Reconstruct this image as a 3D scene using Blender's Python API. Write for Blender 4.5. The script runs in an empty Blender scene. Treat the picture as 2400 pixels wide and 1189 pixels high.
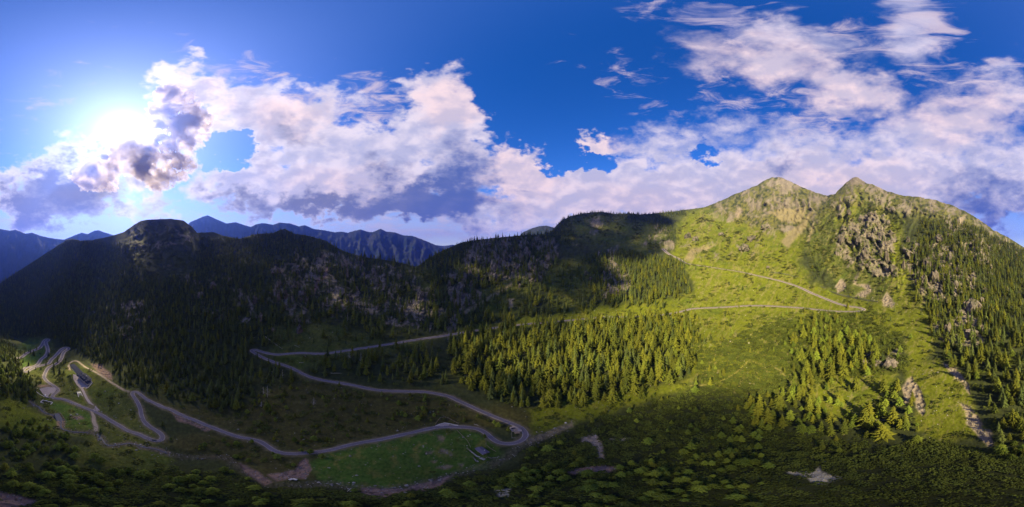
import bpy, math, random
import numpy as np
from mathutils import Vector, Matrix, kdtree

# ---------------------------------------------------------------- picture <-> direction
# The photograph is a drone panorama: 300 degrees wide, equirectangular, 8 px per degree,
# true horizon at y = 590.  phi = bearing clockwise from the middle, el = elevation.
HOR, PPD = 590.0, 8.0
def phi_of(x): return np.radians((np.asarray(x, float) - 1200.0) / PPD)
def el_of(y): return np.radians((HOR - np.asarray(y, float)) / PPD)
def dir_px(x, y):
    p, e = float(phi_of(x)), float(el_of(y))
    return Vector((math.cos(e) * math.sin(p), math.cos(e) * math.cos(p), math.sin(e)))

sc = bpy.context.scene
COL = sc.collection
# ---------------------------------------------------------------- camera
cd = bpy.data.cameras.new('camera')
cam = bpy.data.objects.new('camera', cd)
COL.objects.link(cam)
cd.type = 'PANO'
def pano(lon0, lon1, lat0, lat1):
    for k, v in (('panorama_type', 'EQUIRECTANGULAR'), ('longitude_min', lon0), ('longitude_max', lon1), ('latitude_min', lat0), ('latitude_max', lat1)):
        for own in (cd, getattr(cd, 'cycles', None)):
            if own is not None and hasattr(own, k): setattr(own, k, v)
pano(math.radians(-150), math.radians(150), math.radians((HOR - 1189) / PPD), math.radians(HOR / PPD))
cam.rotation_euler = (math.pi / 2, 0, 0)
cd.clip_start, cd.clip_end = 0.5, 30000
sc.camera = cam

# ---------------------------------------------------------------- light
SUN_X, SUN_Y = 290, 312
SUN = dir_px(SUN_X, SUN_Y)
SUN_STRENGTH, SKY_STRENGTH, EXPOSURE = 5.0, 0.064, 1.65
sc.view_settings.view_transform = 'Standard'
sc.view_settings.look = 'None'
sc.view_settings.gamma = 1.0
sc.view_settings.use_curve_mapping = False
sc.view_settings.exposure = EXPOSURE
sl = bpy.data.lights.new('sun', 'SUN')
sl.energy, sl.angle, sl.color = SUN_STRENGTH, math.radians(0.5), (1.0, 0.85, 0.44)
so = bpy.data.objects.new('sun', sl)
COL.objects.link(so)
so.location = SUN * 900
so.rotation_euler = SUN.to_track_quat('Z', 'Y').to_euler()

sc.render.engine = 'CYCLES'
sc.cycles.max_bounces, sc.cycles.diffuse_bounces, sc.cycles.glossy_bounces, sc.cycles.volume_bounces = 4, 2, 1, 1
sc.cycles.use_denoising = True
sc.cycles.caustics_reflective = sc.cycles.caustics_refractive = False

class NB:
    """small node-building helper"""
    def __init__(s, tree): s.t = tree; s.n = tree.nodes; s.l = tree.links
    def node(s, typ, **kw):
        nd = s.n.new(typ)
        for k, v in kw.items():
            if hasattr(nd, k): setattr(nd, k, v)
            else: nd.inputs[k].default_value = v
        return nd
    def put(s, sock, v):
        if isinstance(v, bpy.types.NodeSocket): s.l.new(v, sock)
        elif v is not None: sock.default_value = v
    def m(s, op, a, b=None, c=None, clamp=False):
        nd = s.n.new('ShaderNodeMath'); nd.operation = op; nd.use_clamp = clamp
        for i, v in enumerate((a, b, c)): s.put(nd.inputs[i], v)
        return nd.outputs[0]
    def vm(s, op, a, b=None, scale=None):
        nd = s.n.new('ShaderNodeVectorMath'); nd.operation = op
        s.put(nd.inputs[0], a); s.put(nd.inputs[1], b)
        if scale is not None: s.put(nd.inputs['Scale'], scale)
        return nd.outputs['Value'] if op in ('LENGTH', 'DOT_PRODUCT', 'DISTANCE') else nd.outputs[0]
    def mix(s, f, a, b, mode='MIX'):
        nd = s.n.new('ShaderNodeMix'); nd.data_type = 'RGBA'; nd.blend_type = mode; nd.clamp_factor = True
        s.put(nd.inputs[0], f)
        for i, v in ((6, a), (7, b)):
            if isinstance(v, (tuple, list)) and len(v) == 3: v = (*v, 1)
            s.put(nd.inputs[i], v)
        return nd.outputs[2]
    def noise(s, vec, scale, detail=4, rough=0.55, dist=0.0, out=0, lac=2.0):
        nd = s.n.new('ShaderNodeTexNoise'); s.put(nd.inputs['Vector'], vec)
        for k, v in (('Scale', scale), ('Detail', detail), ('Roughness', rough), ('Distortion', dist), ('Lacunarity', lac)): nd.inputs[k].default_value = v
        return nd.outputs[out]
    def step(s, v, lo, hi, a=0.0, b=1.0, smooth=True):
        nd = s.n.new('ShaderNodeMapRange'); nd.interpolation_type = 'SMOOTHSTEP' if smooth else 'LINEAR'; nd.clamp = True
        s.put(nd.inputs[0], v)
        for i, q in ((1, lo), (2, hi), (3, a), (4, b)): s.put(nd.inputs[i], q)
        return nd.outputs[0]

PLAN_W, PLAN_H = 720, 160
def plan(lst):
    X, Y = np.meshgrid((np.arange(PLAN_W) + .5) * 2880 / PLAN_W, (np.arange(PLAN_H) + .5) * 640 / PLAN_H)
    acc = np.full(X.shape, -1.0)
    for (x, y, rx, ry, rot, wt) in lst:
        dx = np.mod(X - x + 1440, 2880) - 1440; dy = Y - y; c, s = math.cos(math.radians(rot)), math.sin(math.radians(rot))
        v = wt * (1 - np.hypot((dx * c + dy * s) / max(rx, 1), (-dx * s + dy * c) / max(ry, 1)))
        h = np.maximum(.12 - np.abs(acc - v), 0) / .12; acc = np.maximum(acc, v) + h * h * .03
    return np.clip(acc, -1, 1)
def build_world():
    w = bpy.data.worlds.new('World'); sc.world = w; w.use_nodes = True
    w.node_tree.nodes.clear()
    b = NB(w.node_tree)
    out = b.node('ShaderNodeOutputWorld')
    bg = b.node('ShaderNodeBackground')
    b.l.new(bg.outputs[0], out.inputs[0])
    d = b.node('ShaderNodeTexCoord').outputs['Generated']
    sky = b.node('ShaderNodeTexSky', sky_type='NISHITA', sun_disc=False, sun_elevation=math.asin(SUN.z),
                 sun_rotation=math.atan2(SUN.x, SUN.y), altitude=1900, air_density=1.0, dust_density=0.6, ozone_density=2.0)
    # the polarised, saturated blue of the photograph
    hs = b.node('ShaderNodeHueSaturation', Hue=0.515, Saturation=1.38, Value=1.2)
    b.l.new(sky.outputs[0], hs.inputs['Color'])
    blue = hs.outputs[0]
    # picture coordinates of the direction, used only to say where each cloud bank stands on the sky
    sx = b.node('ShaderNodeSeparateXYZ'); b.l.new(d, sx.inputs[0])
    el = b.m('ARCSINE', sx.outputs[2]); ph = b.m('ARCTAN2', sx.outputs[0], sx.outputs[1])
    K = PPD * 180 / math.pi
    px = b.m('MULTIPLY_ADD', ph, K, 1200.0); py = b.m('MULTIPLY_ADD', el, -K, HOR)
    cx = b.node('ShaderNodeCombineXYZ'); b.l.new(px, cx.inputs[0]); b.l.new(py, cx.inputs[1])
    P0 = cx.outputs[0]
    sdot = b.vm('DOT_PRODUCT', d, tuple(SUN))
    ang = b.m('ARCCOSINE', b.m('MINIMUM', sdot, 0.99999))          # angle from the sun
    dn = b.vm('MULTIPLY', d, (1, 1, 1.55))                          # clouds lie flatter than they are wide
    w1 = b.noise(dn, 5.5, 4, 0.6, out=1); w2 = b.noise(dn, 22, 4, 0.6, out=1)
    warp = b.vm('ADD', b.vm('SCALE', b.vm('SUBTRACT', w1, (.5, .5, .5)), scale=170.0), b.vm('SCALE', b.vm('SUBTRACT', w2, (.5, .5, .5)), scale=46.0))
    P = b.vm('MULTIPLY', b.vm('ADD', P0, warp), (1, 1, 0))
    # cloud-bank plan: how much cloud of which sort stands where; the noise below gives it edges and billows
    uv = b.vm('DIVIDE', P, (2880.0, 640.0, 1.0))
    uv = b.vm('SUBTRACT', (0.0, 1.0, 0.0), b.vm('MULTIPLY', uv, (-1, 1, 1)))
    def plan_tex(name, lists):
        im = bpy.data.images.new(name, PLAN_W, PLAN_H, float_buffer=True); im.colorspace_settings.name = 'Non-Color'
        a = np.ones((PLAN_H, PLAN_W, 4), np.float32)
        for k, l in enumerate(lists): a[..., k] = plan(l)[::-1] * .5 + .5
        im.pixels.foreach_set(a.ravel()); im.update(); im.pack()
        t = b.node('ShaderNodeTexImage', image=im, interpolation='Cubic', extension='REPEAT'); b.l.new(uv, t.inputs[0])
        sep = b.n.new('ShaderNodeSeparateColor'); b.l.new(t.outputs[0], sep.inputs[0])
        return [b.m('MULTIPLY_ADD', sep.outputs[k], 2.0, -1.0) for k in range(3)]
    thick, hole, dark = plan_tex('cloud_plan', (THICK, HOLES, DARK)); wisp, pink, _ = plan_tex('cloud_plan_high', (WISPS, PINK, PINK))
    f1 = b.noise(dn, 8, 8, 0.55, 0.2)
    # the same field a little nearer the sun: the difference is the relief that the sun picks out on the billows
    dsh = b.vm('ADD', dn, b.vm('SCALE', Vector((SUN.x, SUN.y, SUN.z + 0.5)).normalized(), scale=0.05))
    rel = b.m('SUBTRACT', b.noise(dn, 6.5, 6, 0.52, 0.2), b.noise(dsh, 6.5, 6, 0.52, 0.2))
    cov = b.m('SUBTRACT', thick, b.m('MULTIPLY', b.m('MAXIMUM', hole, 0.0), 1.6))
    dens = b.m('ADD', cov, b.m('MULTIPLY', b.m('SUBTRACT', f1, 0.5), 1.5))
    soft = b.m('MULTIPLY', b.step(px, 1330, 1560), b.step(py, 440, 300))
    a1 = b.step(dens, b.m('MULTIPLY_ADD', soft, -.10, .02), b.m('MULTIPLY_ADD', soft, .48, .42))
    # thin high cloud, stretched by the wind
    dw = b.vm('MULTIPLY', d, (1.0, 1.0, 3.4))
    fw = b.noise(dw, 7, 8, 0.62, 0.9)
    a2 = b.step(b.m('ADD', wisp, b.m('MULTIPLY', b.m('SUBTRACT', fw, 0.5), 2.6)), 0.0, 0.75)
    # colours (radiance after exposure is roughly the photograph's)
    g = 1.0 / 2 ** EXPOSURE
    C = lambda r, gg, bb: (r * g, gg * g, bb * g)
    shade = b.step(b.m('ADD', b.m('MULTIPLY', rel, 2.6), b.m('MULTIPLY', b.m('SUBTRACT', dens, 0.35), -0.34)), -0.42, 0.34)
    lit = b.mix(b.step(pink, -0.1, 0.6), C(.90, .81, .93), C(1.06, .83, .85))
    mid = b.mix(b.step(pink, -0.1, 0.6), C(.56, .56, .78), C(.68, .60, .74))
    ccol = b.mix(shade, mid, lit)
    dk = b.step(b.m('ADD', dark, b.m('MULTIPLY', b.m('SUBTRACT', f1, 0.5), 1.1)), -0.05, 0.75)
    dcol = b.mix(b.step(px, 650, 1120), C(.16, .17, .30), C(.045, .11, .40))
    ccol = b.mix(b.m('MULTIPLY', dk, 0.88), ccol, dcol)
    # near the sun thin cloud and haze glow: forward-scattered sunlight
    glow = b.m('POWER', b.m('MAXIMUM', b.m('SUBTRACT', 1.0, b.m('DIVIDE', ang, math.radians(80))), 0.0), 2.3)
    core = b.m('POWER', b.m('MAXIMUM', b.m('SUBTRACT', 1.0, b.m('DIVIDE', ang, math.radians(9))), 0.0), 2.2)
    thin = b.m('SUBTRACT', 1.0, b.step(dens, 0.25, 0.75))
    c0 = b.mix(1.0, b.vm('SCALE', blue, scale=SKY_STRENGTH), b.vm('SCALE', C(.42, .42, .54), scale=glow), 'ADD')
    c1 = b.mix(b.m('MULTIPLY', a2, 0.72), c0, b.mix(b.step(fw, .40, .66), C(.50, .48, .74), C(.86, .70, .78)))
    hz = b.m('MULTIPLY', b.step(py, 430, 560), b.step(px, 2450, 2250, 0.35, 0.75))
    c1 = b.mix(hz, c1, b.mix(b.step(px, 900, 1500), C(.62, .60, .78), C(.56, .50, .74)))
    rim = b.m('MULTIPLY', glow, b.m('MULTIPLY_ADD', thin, 0.75, 0.08))
    ccol = b.mix(1.0, ccol, b.vm('SCALE', C(.80, .74, .62), scale=rim), 'ADD')
    c2 = b.mix(a1, c1, ccol)
    occ = b.m('SUBTRACT', 1.0, b.m('MULTIPLY', b.step(dens, 0.3, 0.7), 0.75))
    c3 = b.mix(1.0, c2, b.vm('SCALE', C(1.6, 1.38, .85), scale=b.m('MULTIPLY', core, occ)), 'ADD')
    b.l.new(c3, bg.inputs[0]); bg.inputs[1].default_value = 1.0
    w.cycles.sampling_method = 'MANUAL'; w.cycles.sample_map_resolution = 512

# cloud banks on the sky: (x, y, half-width, half-height, tilt, weight) in picture pixels / 8 = degrees
THICK = [
    (140, 440, 170, 105, -8, 1.0), (60, 480, 110, 75, 0, 1.0), (215, 400, 70, 90, 0, .8), (0, 400, 60, 40, 0, .6),
    (300, 480, 120, 40, 10, .55), (330, 430, 60, 70, 0, .5),
    (460, 215, 120, 75, 5, .95), (640, 300, 210, 110, 12, .9), (560, 250, 150, 70, 0, .7), (760, 330, 210, 120, 8, .9),
    (620, 430, 210, 80, 0, 1.0), (820, 430, 300, 90, 0, 1.2), (1040, 290, 150, 125, 0, 1.2), (1080, 400, 120, 110, 0, 1.2), (900, 370, 170, 100, 0, 1.0),
    (780, 478, 400, 36, 0, .9), (980, 470, 210, 50, 0, 1.1), (1230, 420, 120, 100, 0, 1.0), (1200, 500, 180, 60, 0, .9),
    (1390, 335, 75, 36, 10, .8), (1570, 335, 200, 60, -6, .75), (1690, 300, 110, 45, 0, .6), (1500, 445, 330, 95, 0, 1.25),
    (1760, 440, 330, 120, 0, 1.35), (1900, 370, 230, 110, 0, 1.0), (1830, 380, 90, 45, 0, .7), (2100, 440, 280, 130, 0, 1.4), (2370, 430, 160, 120, 0, 1.2),
    (1790, 140, 230, 75, 14, .95), (1960, 190, 190, 75, 26, 1.0), (1640, 130, 110, 40, 0, .5), (1850, 90, 200, 60, 8, .7), (2060, 230, 90, 50, 20, .7),
    (2120, 60, 120, 80, 60, .55), (2260, 290, 190, 120, 0, 1.0), (2360, 230, 120, 80, -10, .9), (2160, 330, 180, 90, 0, .9), (2300, 400, 210, 100, 0, .9)]
HOLES = [(540, 350, 95, 45, 0, .8), (740, 250, 0.1, 0.1, 0, .1), (1350, 375, 90, 40, 0, .7), (1240, 230, 150, 120, 0, .4), (1640, 360, 40, 20, 0, .5)]
DARK = [(960, 486, 260, 34, 0, 1.1), (560, 470, 160, 30, 0, .7), (140, 465, 180, 95, -6, 1.7), (220, 420, 80, 80, 0, 1.1), (60, 480, 90, 70, 0, 1.3), (760, 478, 400, 36, 0, .95), (1010, 465, 220, 62, 0, 1.2), (1090, 400, 110, 100, 0, .75),
    (900, 400, 60, 40, 0, .5), (690, 320, 80, 30, 20, .35), (2300, 470, 150, 120, 0, .75), (2370, 520, 120, 80, 0, .8), (1215, 440, 40, 14, 0, .5), (1835, 380, 70, 30, 0, .35), (1010, 520, 150, 40, 0, .55)]
WISPS = [(640, 240, 230, 80, 15, .55), (860, 230, 130, 60, 20, .5), (1760, 60, 260, 60, 8, .65), (1560, 40, 100, 22, -6, .3), (2140, 70, 130, 110, 50, .75),
    (1760, 225, 130, 50, 0, .3), (1900, 290, 160, 60, 12, .45), (2330, 180, 140, 60, -20, .45), (1500, 190, 60, 30, 40, .12), (90, 240, 70, 30, -30, .12), (1050, 545, 700, 40, 0, .6)]
PINK = [(1060, 240, 150, 80, 0, 1.0), (470, 210, 150, 80, 0, 1.0), (700, 270, 150, 60, 0, .8), (1230, 420, 130, 110, 0, 1.0), (1800, 160, 330, 110, 12, 1.0), (2000, 230, 200, 90, 20, .9),
    (1500, 480, 350, 90, 0, .5), (1950, 430, 350, 90, 0, .6), (2250, 260, 220, 110, 0, .8), (1400, 330, 100, 40, 0, .9), (800, 430, 200, 60, 0, .5)]
build_world()

# ---------------------------------------------------------------- custom-property helpers
def tag(o, label=None, cat=None, group=None, kind=None):
    if label: o['label'] = label
    if cat: o['category'] = cat
    if group: o['group'] = group
    if kind: o['kind'] = kind
    return o
def mesh_np(name, V, F, mat=None, smooth=False):
    """mesh from numpy arrays; F is (n,3) or (n,4)"""
    me = bpy.data.meshes.new(name)
    V = np.asarray(V, np.float32); F = np.asarray(F, np.int32)
    n, k = F.shape
    me.vertices.add(len(V)); me.vertices.foreach_set('co', V.ravel())
    me.loops.add(n * k); me.loops.foreach_set('vertex_index', F.ravel())
    me.polygons.add(n)
    me.polygons.foreach_set('loop_start', np.arange(0, n * k, k, dtype=np.int32))
    me.polygons.foreach_set('loop_total', np.full(n, k, np.int32))
    me.polygons.foreach_set('use_smooth', np.full(n, bool(smooth)))
    me.update(calc_edges=True); me.validate()
    if mat: me.materials.append(mat)
    return me
def add_obj(name, me, parent=None, loc=None):
    o = bpy.data.objects.new(name, me); COL.objects.link(o)
    if parent is not None: o.parent = parent
    if loc is not None: o.location = loc
    return o
def add_empty(name, loc, rz=0.0):
    o = bpy.data.objects.new(name, None); COL.objects.link(o); o.location = loc; o.rotation_euler = (0, 0, rz)
    o.empty_display_size = 0.5
    return o
class MB:
    """collects boxes / prisms / tubes into one mesh"""
    def __init__(s): s.v = []; s.f = []
    def quadset(s, vs, fs):
        k = len(s.v); s.v += [tuple(p) for p in vs]; s.f += [tuple(i + k for i in f) for f in fs]; return s
    def box(s, c, d, rz=0.0):
        x, y, z = d[0] / 2, d[1] / 2, d[2] / 2; ca, sa = math.cos(rz), math.sin(rz)
        vs = [(c[0] + a * ca - bb * sa, c[1] + a * sa + bb * ca, c[2] + e) for e in (-z, z) for a, bb in ((-x, -y), (x, -y), (x, y), (-x, y))]
        return s.quadset(vs, [(3, 2, 1, 0), (4, 5, 6, 7), (0, 1, 5, 4), (1, 2, 6, 5), (2, 3, 7, 6), (3, 0, 4, 7)])
    def tube(s, p, q, r0, r1=None, n=6):
        p, q = Vector(p), Vector(q); r1 = r0 if r1 is None else r1
        ax = (q - p).normalized(); u = ax.orthogonal().normalized(); w = ax.cross(u)
        vs = [tuple(c + (u * math.cos(t) + w * math.sin(t)) * r) for c, r in ((p, r0), (q, r1)) for t in [2 * math.pi * i / n for i in range(n)]]
        return s.quadset(vs, [(i, (i + 1) % n, n + (i + 1) % n, n + i) for i in range(n)] + [tuple(range(n))[::-1], tuple(range(n, 2 * n))])
    def prism(s, poly, z0, z1):
        n = len(poly)
        return s.quadset([(x, y, z0) for x, y in poly] + [(x, y, z1) for x, y in poly],
                         [(i, (i + 1) % n, n + (i + 1) % n, n + i) for i in range(n)] + [tuple(range(n))[::-1], tuple(range(n, 2 * n))])
    def mesh(s, name, mat):
        me = bpy.data.meshes.new(name); me.from_pydata(s.v, [], s.f); me.update()
        if mat: me.materials.append(mat)
        return me
    def build(s, name, mat, parent=None, loc=None): return add_obj(name, s.mesh(name, mat), parent, loc)

# ---------------------------------------------------------------- noise
def _h(ix, iy, seed):
    n = ix * np.uint32(374761393) + iy * np.uint32(668265263) + np.uint32(seed * 1442695041 & 0xffffffff)
    n = (n ^ (n >> np.uint32(13))) * np.uint32(1274126177)
    return n ^ (n >> np.uint32(16))
_GC = np.cos(np.arange(4096) * 2 * np.pi / 4096).astype(np.float32); _GS = np.sin(np.arange(4096) * 2 * np.pi / 4096).astype(np.float32)
def perlin(x, y, seed=0):
    ix, iy = np.floor(x), np.floor(y); fx, fy = (x - ix).astype(np.float32), (y - iy).astype(np.float32)
    ix, iy = ix.astype(np.int64).astype(np.uint32), iy.astype(np.int64).astype(np.uint32)
    u, v = fx * fx * fx * (fx * (fx * 6 - 15) + 10), fy * fy * fy * (fy * (fy * 6 - 15) + 10)
    def g(dx, dy):
        a = _h(ix + np.uint32(dx), iy + np.uint32(dy), seed) >> np.uint32(20)
        return _GC[a] * (fx - dx) + _GS[a] * (fy - dy)
    return 1.41 * ((g(0, 0) * (1 - u) + g(1, 0) * u) * (1 - v) + (g(0, 1) * (1 - u) + g(1, 1) * u) * v)
def fbm(x, y, oct=5, seed=0, gain=0.5):
    s = 0.0; a = 1.0; t = 0.0
    for i in range(oct):
        s = s + a * perlin(x * 2 ** i + 17.3 * i, y * 2 ** i - 9.1 * i, seed + i); t += a; a *= gain
    return s / t
def ridged(x, y, oct=5, seed=0, gain=0.55):
    s = 0.0; a = 1.0; t = 0.0
    for i in range(oct):
        s = s + a * (1 - np.abs(perlin(x * 2 ** i + 7.7 * i, y * 2 ** i + 3.3 * i, seed + i)) * 2); t += a; a *= gain
    return s / t
def sstep(v, lo, hi):
    t = np.clip((v - lo) / (hi - lo), 0, 1); return t * t * (3 - 2 * t)

# ---------------------------------------------------------------- the valley: distance profiles along 20 bearings
# bearing (picture x): [(picture y, horizontal distance in m) ...] from below the drone up to the ridge
T = {
 0:    [(1189, 40), (1100, 72), (1020, 112), (940, 170), (880, 228), (820, 300), (800, 520), (760, 610), (720, 690), (690, 760), (665, 840)],
 60:   [(1189, 40), (1100, 72), (1020, 114), (960, 160), (920, 205), (870, 290), (830, 410), (795, 555), (750, 610), (700, 680), (650, 770), (622, 850)],
 120:  [(1189, 40), (1100, 73), (1000, 126), (960, 160), (920, 204), (870, 286), (830, 395), (795, 510), (750, 545), (700, 610), (650, 690), (600, 790), (585, 840)],
 200:  [(1189, 40), (1100, 74), (1000, 124), (960, 162), (920, 200), (885, 235), (850, 290), (820, 345), (750, 440), (700, 540), (650, 650), (600, 780), (560, 900)],
 300:  [(1189, 40), (1100, 75), (1035, 105), (975, 142), (925, 182), (880, 225), (850, 265), (800, 325), (750, 400), (700, 490), (650, 600), (600, 740), (560, 880), (540, 960)],
 400:  [(1189, 40), (1100, 76), (1035, 104), (950, 158), (900, 200), (850, 244), (800, 300), (700, 440), (650, 540), (600, 680), (560, 830), (512, 1020)],
 500:  [(1189, 40), (1100, 76), (1005, 122), (950, 156), (900, 196), (850, 238), (800, 288), (750, 345), (700, 410), (650, 500), (600, 620), (542, 800)],
 600:  [(1189, 40), (1100, 76), (1030, 108), (950, 154), (880, 200), (825, 242), (750, 310), (700, 370), (650, 450), (600, 560), (545, 720)],
 700:  [(1189, 40), (1100, 75), (1060, 93), (1000, 123), (940, 154), (880, 190), (828, 226), (750, 298), (700, 352), (650, 425), (600, 520), (548, 660)],
 800:  [(1189, 40), (1100, 74), (1055, 94), (1000, 122), (930, 153), (898, 170), (824, 216), (750, 288), (700, 338), (650, 400), (600, 480), (578, 540)],
 900:  [(1189, 40), (1100, 73), (1032, 104), (980, 128), (916, 152), (860, 182), (810, 222), (750, 278), (700, 328), (650, 384), (600, 455)],
 1000: [(1189, 40), (1100, 72), (1007, 114), (960, 132), (917, 150), (850, 186), (793, 233), (740, 280), (700, 318), (650, 370), (603, 435)],
 1150: [(1189, 40), (1100, 71), (1035, 98), (975, 121), (920, 147), (850, 190), (770, 258), (700, 335), (650, 400), (600, 478), (551, 590)],
 1280: [(1189, 40), (1100, 70), (1000, 115), (950, 138), (850, 186), (757, 270), (700, 338), (650, 408), (600, 500), (545, 640)],
 1330: [(1189, 40), (1100, 70), (1000, 114), (950, 137), (850, 186), (752, 278), (700, 340), (650, 412), (600, 510), (570, 610), (535, 800), (505, 900)],
 1450: [(1189, 40), (1100, 69), (1000, 112), (900, 155), (800, 232), (742, 305), (700, 352), (650, 440), (600, 560), (580, 680), (550, 800), (497, 1000)],
 1600: [(1189, 39), (1100, 68), (1000, 108), (900, 151), (800, 235), (732, 325), (680, 400), (616, 505), (580, 630), (540, 810), (490, 1100)],
 1700: [(1189, 39), (1100, 67), (1000, 104), (900, 148), (800, 232), (720, 335), (680, 395), (632, 465), (590, 590), (540, 820), (500, 1030), (465, 1220)],
 1815: [(1189, 38), (1050, 85), (950, 126), (850, 185), (780, 252), (718, 338), (655, 425), (600, 560), (550, 770), (500, 1000), (450, 1200), (415, 1350)],
 1880: [(1189, 38), (1050, 83), (950, 123), (850, 178), (780, 236), (722, 312), (676, 385), (600, 530), (550, 740), (500, 1000), (441, 1260)],
 1940: [(1189, 38), (1050, 82), (950, 121), (850, 170), (780, 223), (727, 292), (690, 345), (620, 455), (560, 590), (500, 780), (458, 1000)],
 2000: [(1189, 38), (1050, 80), (950, 118), (850, 165), (780, 214), (728, 278), (680, 348), (620, 430), (560, 540), (500, 680), (450, 820), (415, 920)],
 2100: [(1189, 37), (1050, 77), (950, 111), (850, 154), (780, 198), (700, 275), (620, 375), (560, 475), (500, 610), (456, 760)],
 2200: [(1189, 36), (1050, 75), (950, 105), (850, 145), (780, 185), (700, 250), (620, 340), (560, 440), (500, 580), (468, 700)],
 2300: [(1189, 36), (1050, 73), (950, 102), (850, 142), (780, 183), (700, 252), (620, 350), (560, 460), (517, 620)],
 2400: [(1189, 36), (1050, 72), (950, 100), (850, 140), (780, 185), (700, 270), (640, 370), (580, 560)],
 2640: [(1189, 38), (1050, 80), (950, 120), (850, 190), (780, 280), (740, 420), (690, 620), (640, 900)],
}
T[2880] = T[0]
SKY = [(0, 665), (60, 625), (120, 586), (155, 563), (170, 560), (190, 564), (215, 563), (260, 554), (290, 544), (315, 526), (330, 518), (345, 515), (400, 513), (430, 517), (448, 530), (462, 546), (500, 544),
 (520, 552), (560, 560), (600, 549), (640, 546), (655, 540), (668, 536), (690, 549), (720, 552), (760, 563), (785, 578), (805, 588), (830, 597), (870, 605), (900, 609), (950, 618), (972, 625), (985, 621), (1000, 608), (1030, 591), (1080, 569),
 (1120, 562), (1170, 557), (1220, 552), (1270, 550), (1288, 548), (1300, 533), (1318, 516), (1340, 506), (1385, 498), (1410, 497), (1440, 501), (1480, 500), (1500, 503), (1560, 498), (1600, 493), (1650, 486),
 (1690, 471), (1720, 456), (1740, 449), (1760, 440), (1775, 434), (1790, 424), (1806, 417), (1818, 415), (1832, 417), (1850, 425), (1880, 439), (1910, 451), (1938, 459), (1958, 454), (1966, 445), (1980, 431), (1992, 421), (2003, 415), (2012, 416), (2020, 424), (2032, 430), (2045, 432),
 (2060, 440), (2080, 449), (2110, 457), (2150, 462), (2190, 469), (2230, 481), (2255, 492), (2280, 505), (2330, 540), (2370, 561), (2400, 580), (2520, 632), (2640, 640), (2760, 652), (2880, 665)]
_sx, _sy = np.array(SKY, float).T
_jx = np.arange(0, 2881, 1.5)
_jag = (2.6 * sstep(_jx, 1640, 1720) + .5) * (fbm(_jx / 16, _jx * 0, 5, 401) - .3 * np.abs(fbm(_jx / 5, _jx * 0 + 4, 3, 402))) * sstep(2400 - _jx, 0, 30)
def ysky(x): return np.interp(x, _sx, _sy) - np.interp(x, _jx, _jag)
_xs = np.arange(0, 2881, 10.0)
_ys = np.arange(1240, 395, -5.0)
_tab = []
for tx in sorted(T):
    pts = sorted(T[tx], key=lambda p: p[0]); yy = np.array([p[0] for p in pts], float); rr = np.log([p[1] for p in pts])
    zb = math.exp(rr[-1]) * math.tan(float(el_of(yy[-1]))); ex = np.array([1205.0, 1220, 1245]); yy = np.r_[yy, ex]; rr = np.r_[rr, np.log(zb / np.tan(el_of(ex)))]
    v = np.interp(_ys, yy, rr)
    g = min((rr[0] - rr[2]) / (yy[2] - yy[0]), .012)
    v = np.where(_ys < yy[0], rr[0] + g * (yy[0] - _ys), v)
    _tab.append(v)
_tab = np.array(_tab); _tx = np.array(sorted(T), float)
LOGR = np.array([np.interp(_xs, _tx, _tab[:, j]) for j in range(len(_ys))]).T        # (x, y)
def _smooth(a, sig, axis, wrap):
    n = int(sig * 3); k = np.exp(-0.5 * (np.arange(-n, n + 1) / sig) ** 2); k /= k.sum()
    pad = [(0, 0), (0, 0)]; pad[axis] = (n, n)
    b = np.pad(a, pad, mode='wrap' if wrap else 'reflect', **({} if wrap else {'reflect_type': 'odd'}))
    return np.apply_along_axis(lambda v: np.convolve(v, k, 'valid'), axis, b)
LOGR = np.vstack([_smooth(LOGR[:-1], 3.6, 0, True), LOGR[:1]]); LOGR[-1] = LOGR[0]
LOGR = _smooth(LOGR, 2.6, 1, False)
def base_r(x, y):
    x = np.mod(np.asarray(x, float), 2880); y = np.asarray(y, float)
    xi = x / 10.0; yi = np.clip((1240 - y) / 5.0, 0, len(_ys) - 1.001)
    i = np.clip(xi.astype(int), 0, len(_xs) - 2); j = yi.astype(int); a, c = xi - i, yi - j
    return np.exp((LOGR[i, j] * (1 - c) + LOGR[i, j + 1] * c) * (1 - a) + (LOGR[i + 1, j] * (1 - c) + LOGR[i + 1, j + 1] * c) * a)
def base_pt(x, y):
    r = base_r(x, y); p = phi_of(x)
    return np.stack([r * np.sin(p), r * np.cos(p), r * np.tan(el_of(y))], -1)

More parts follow.
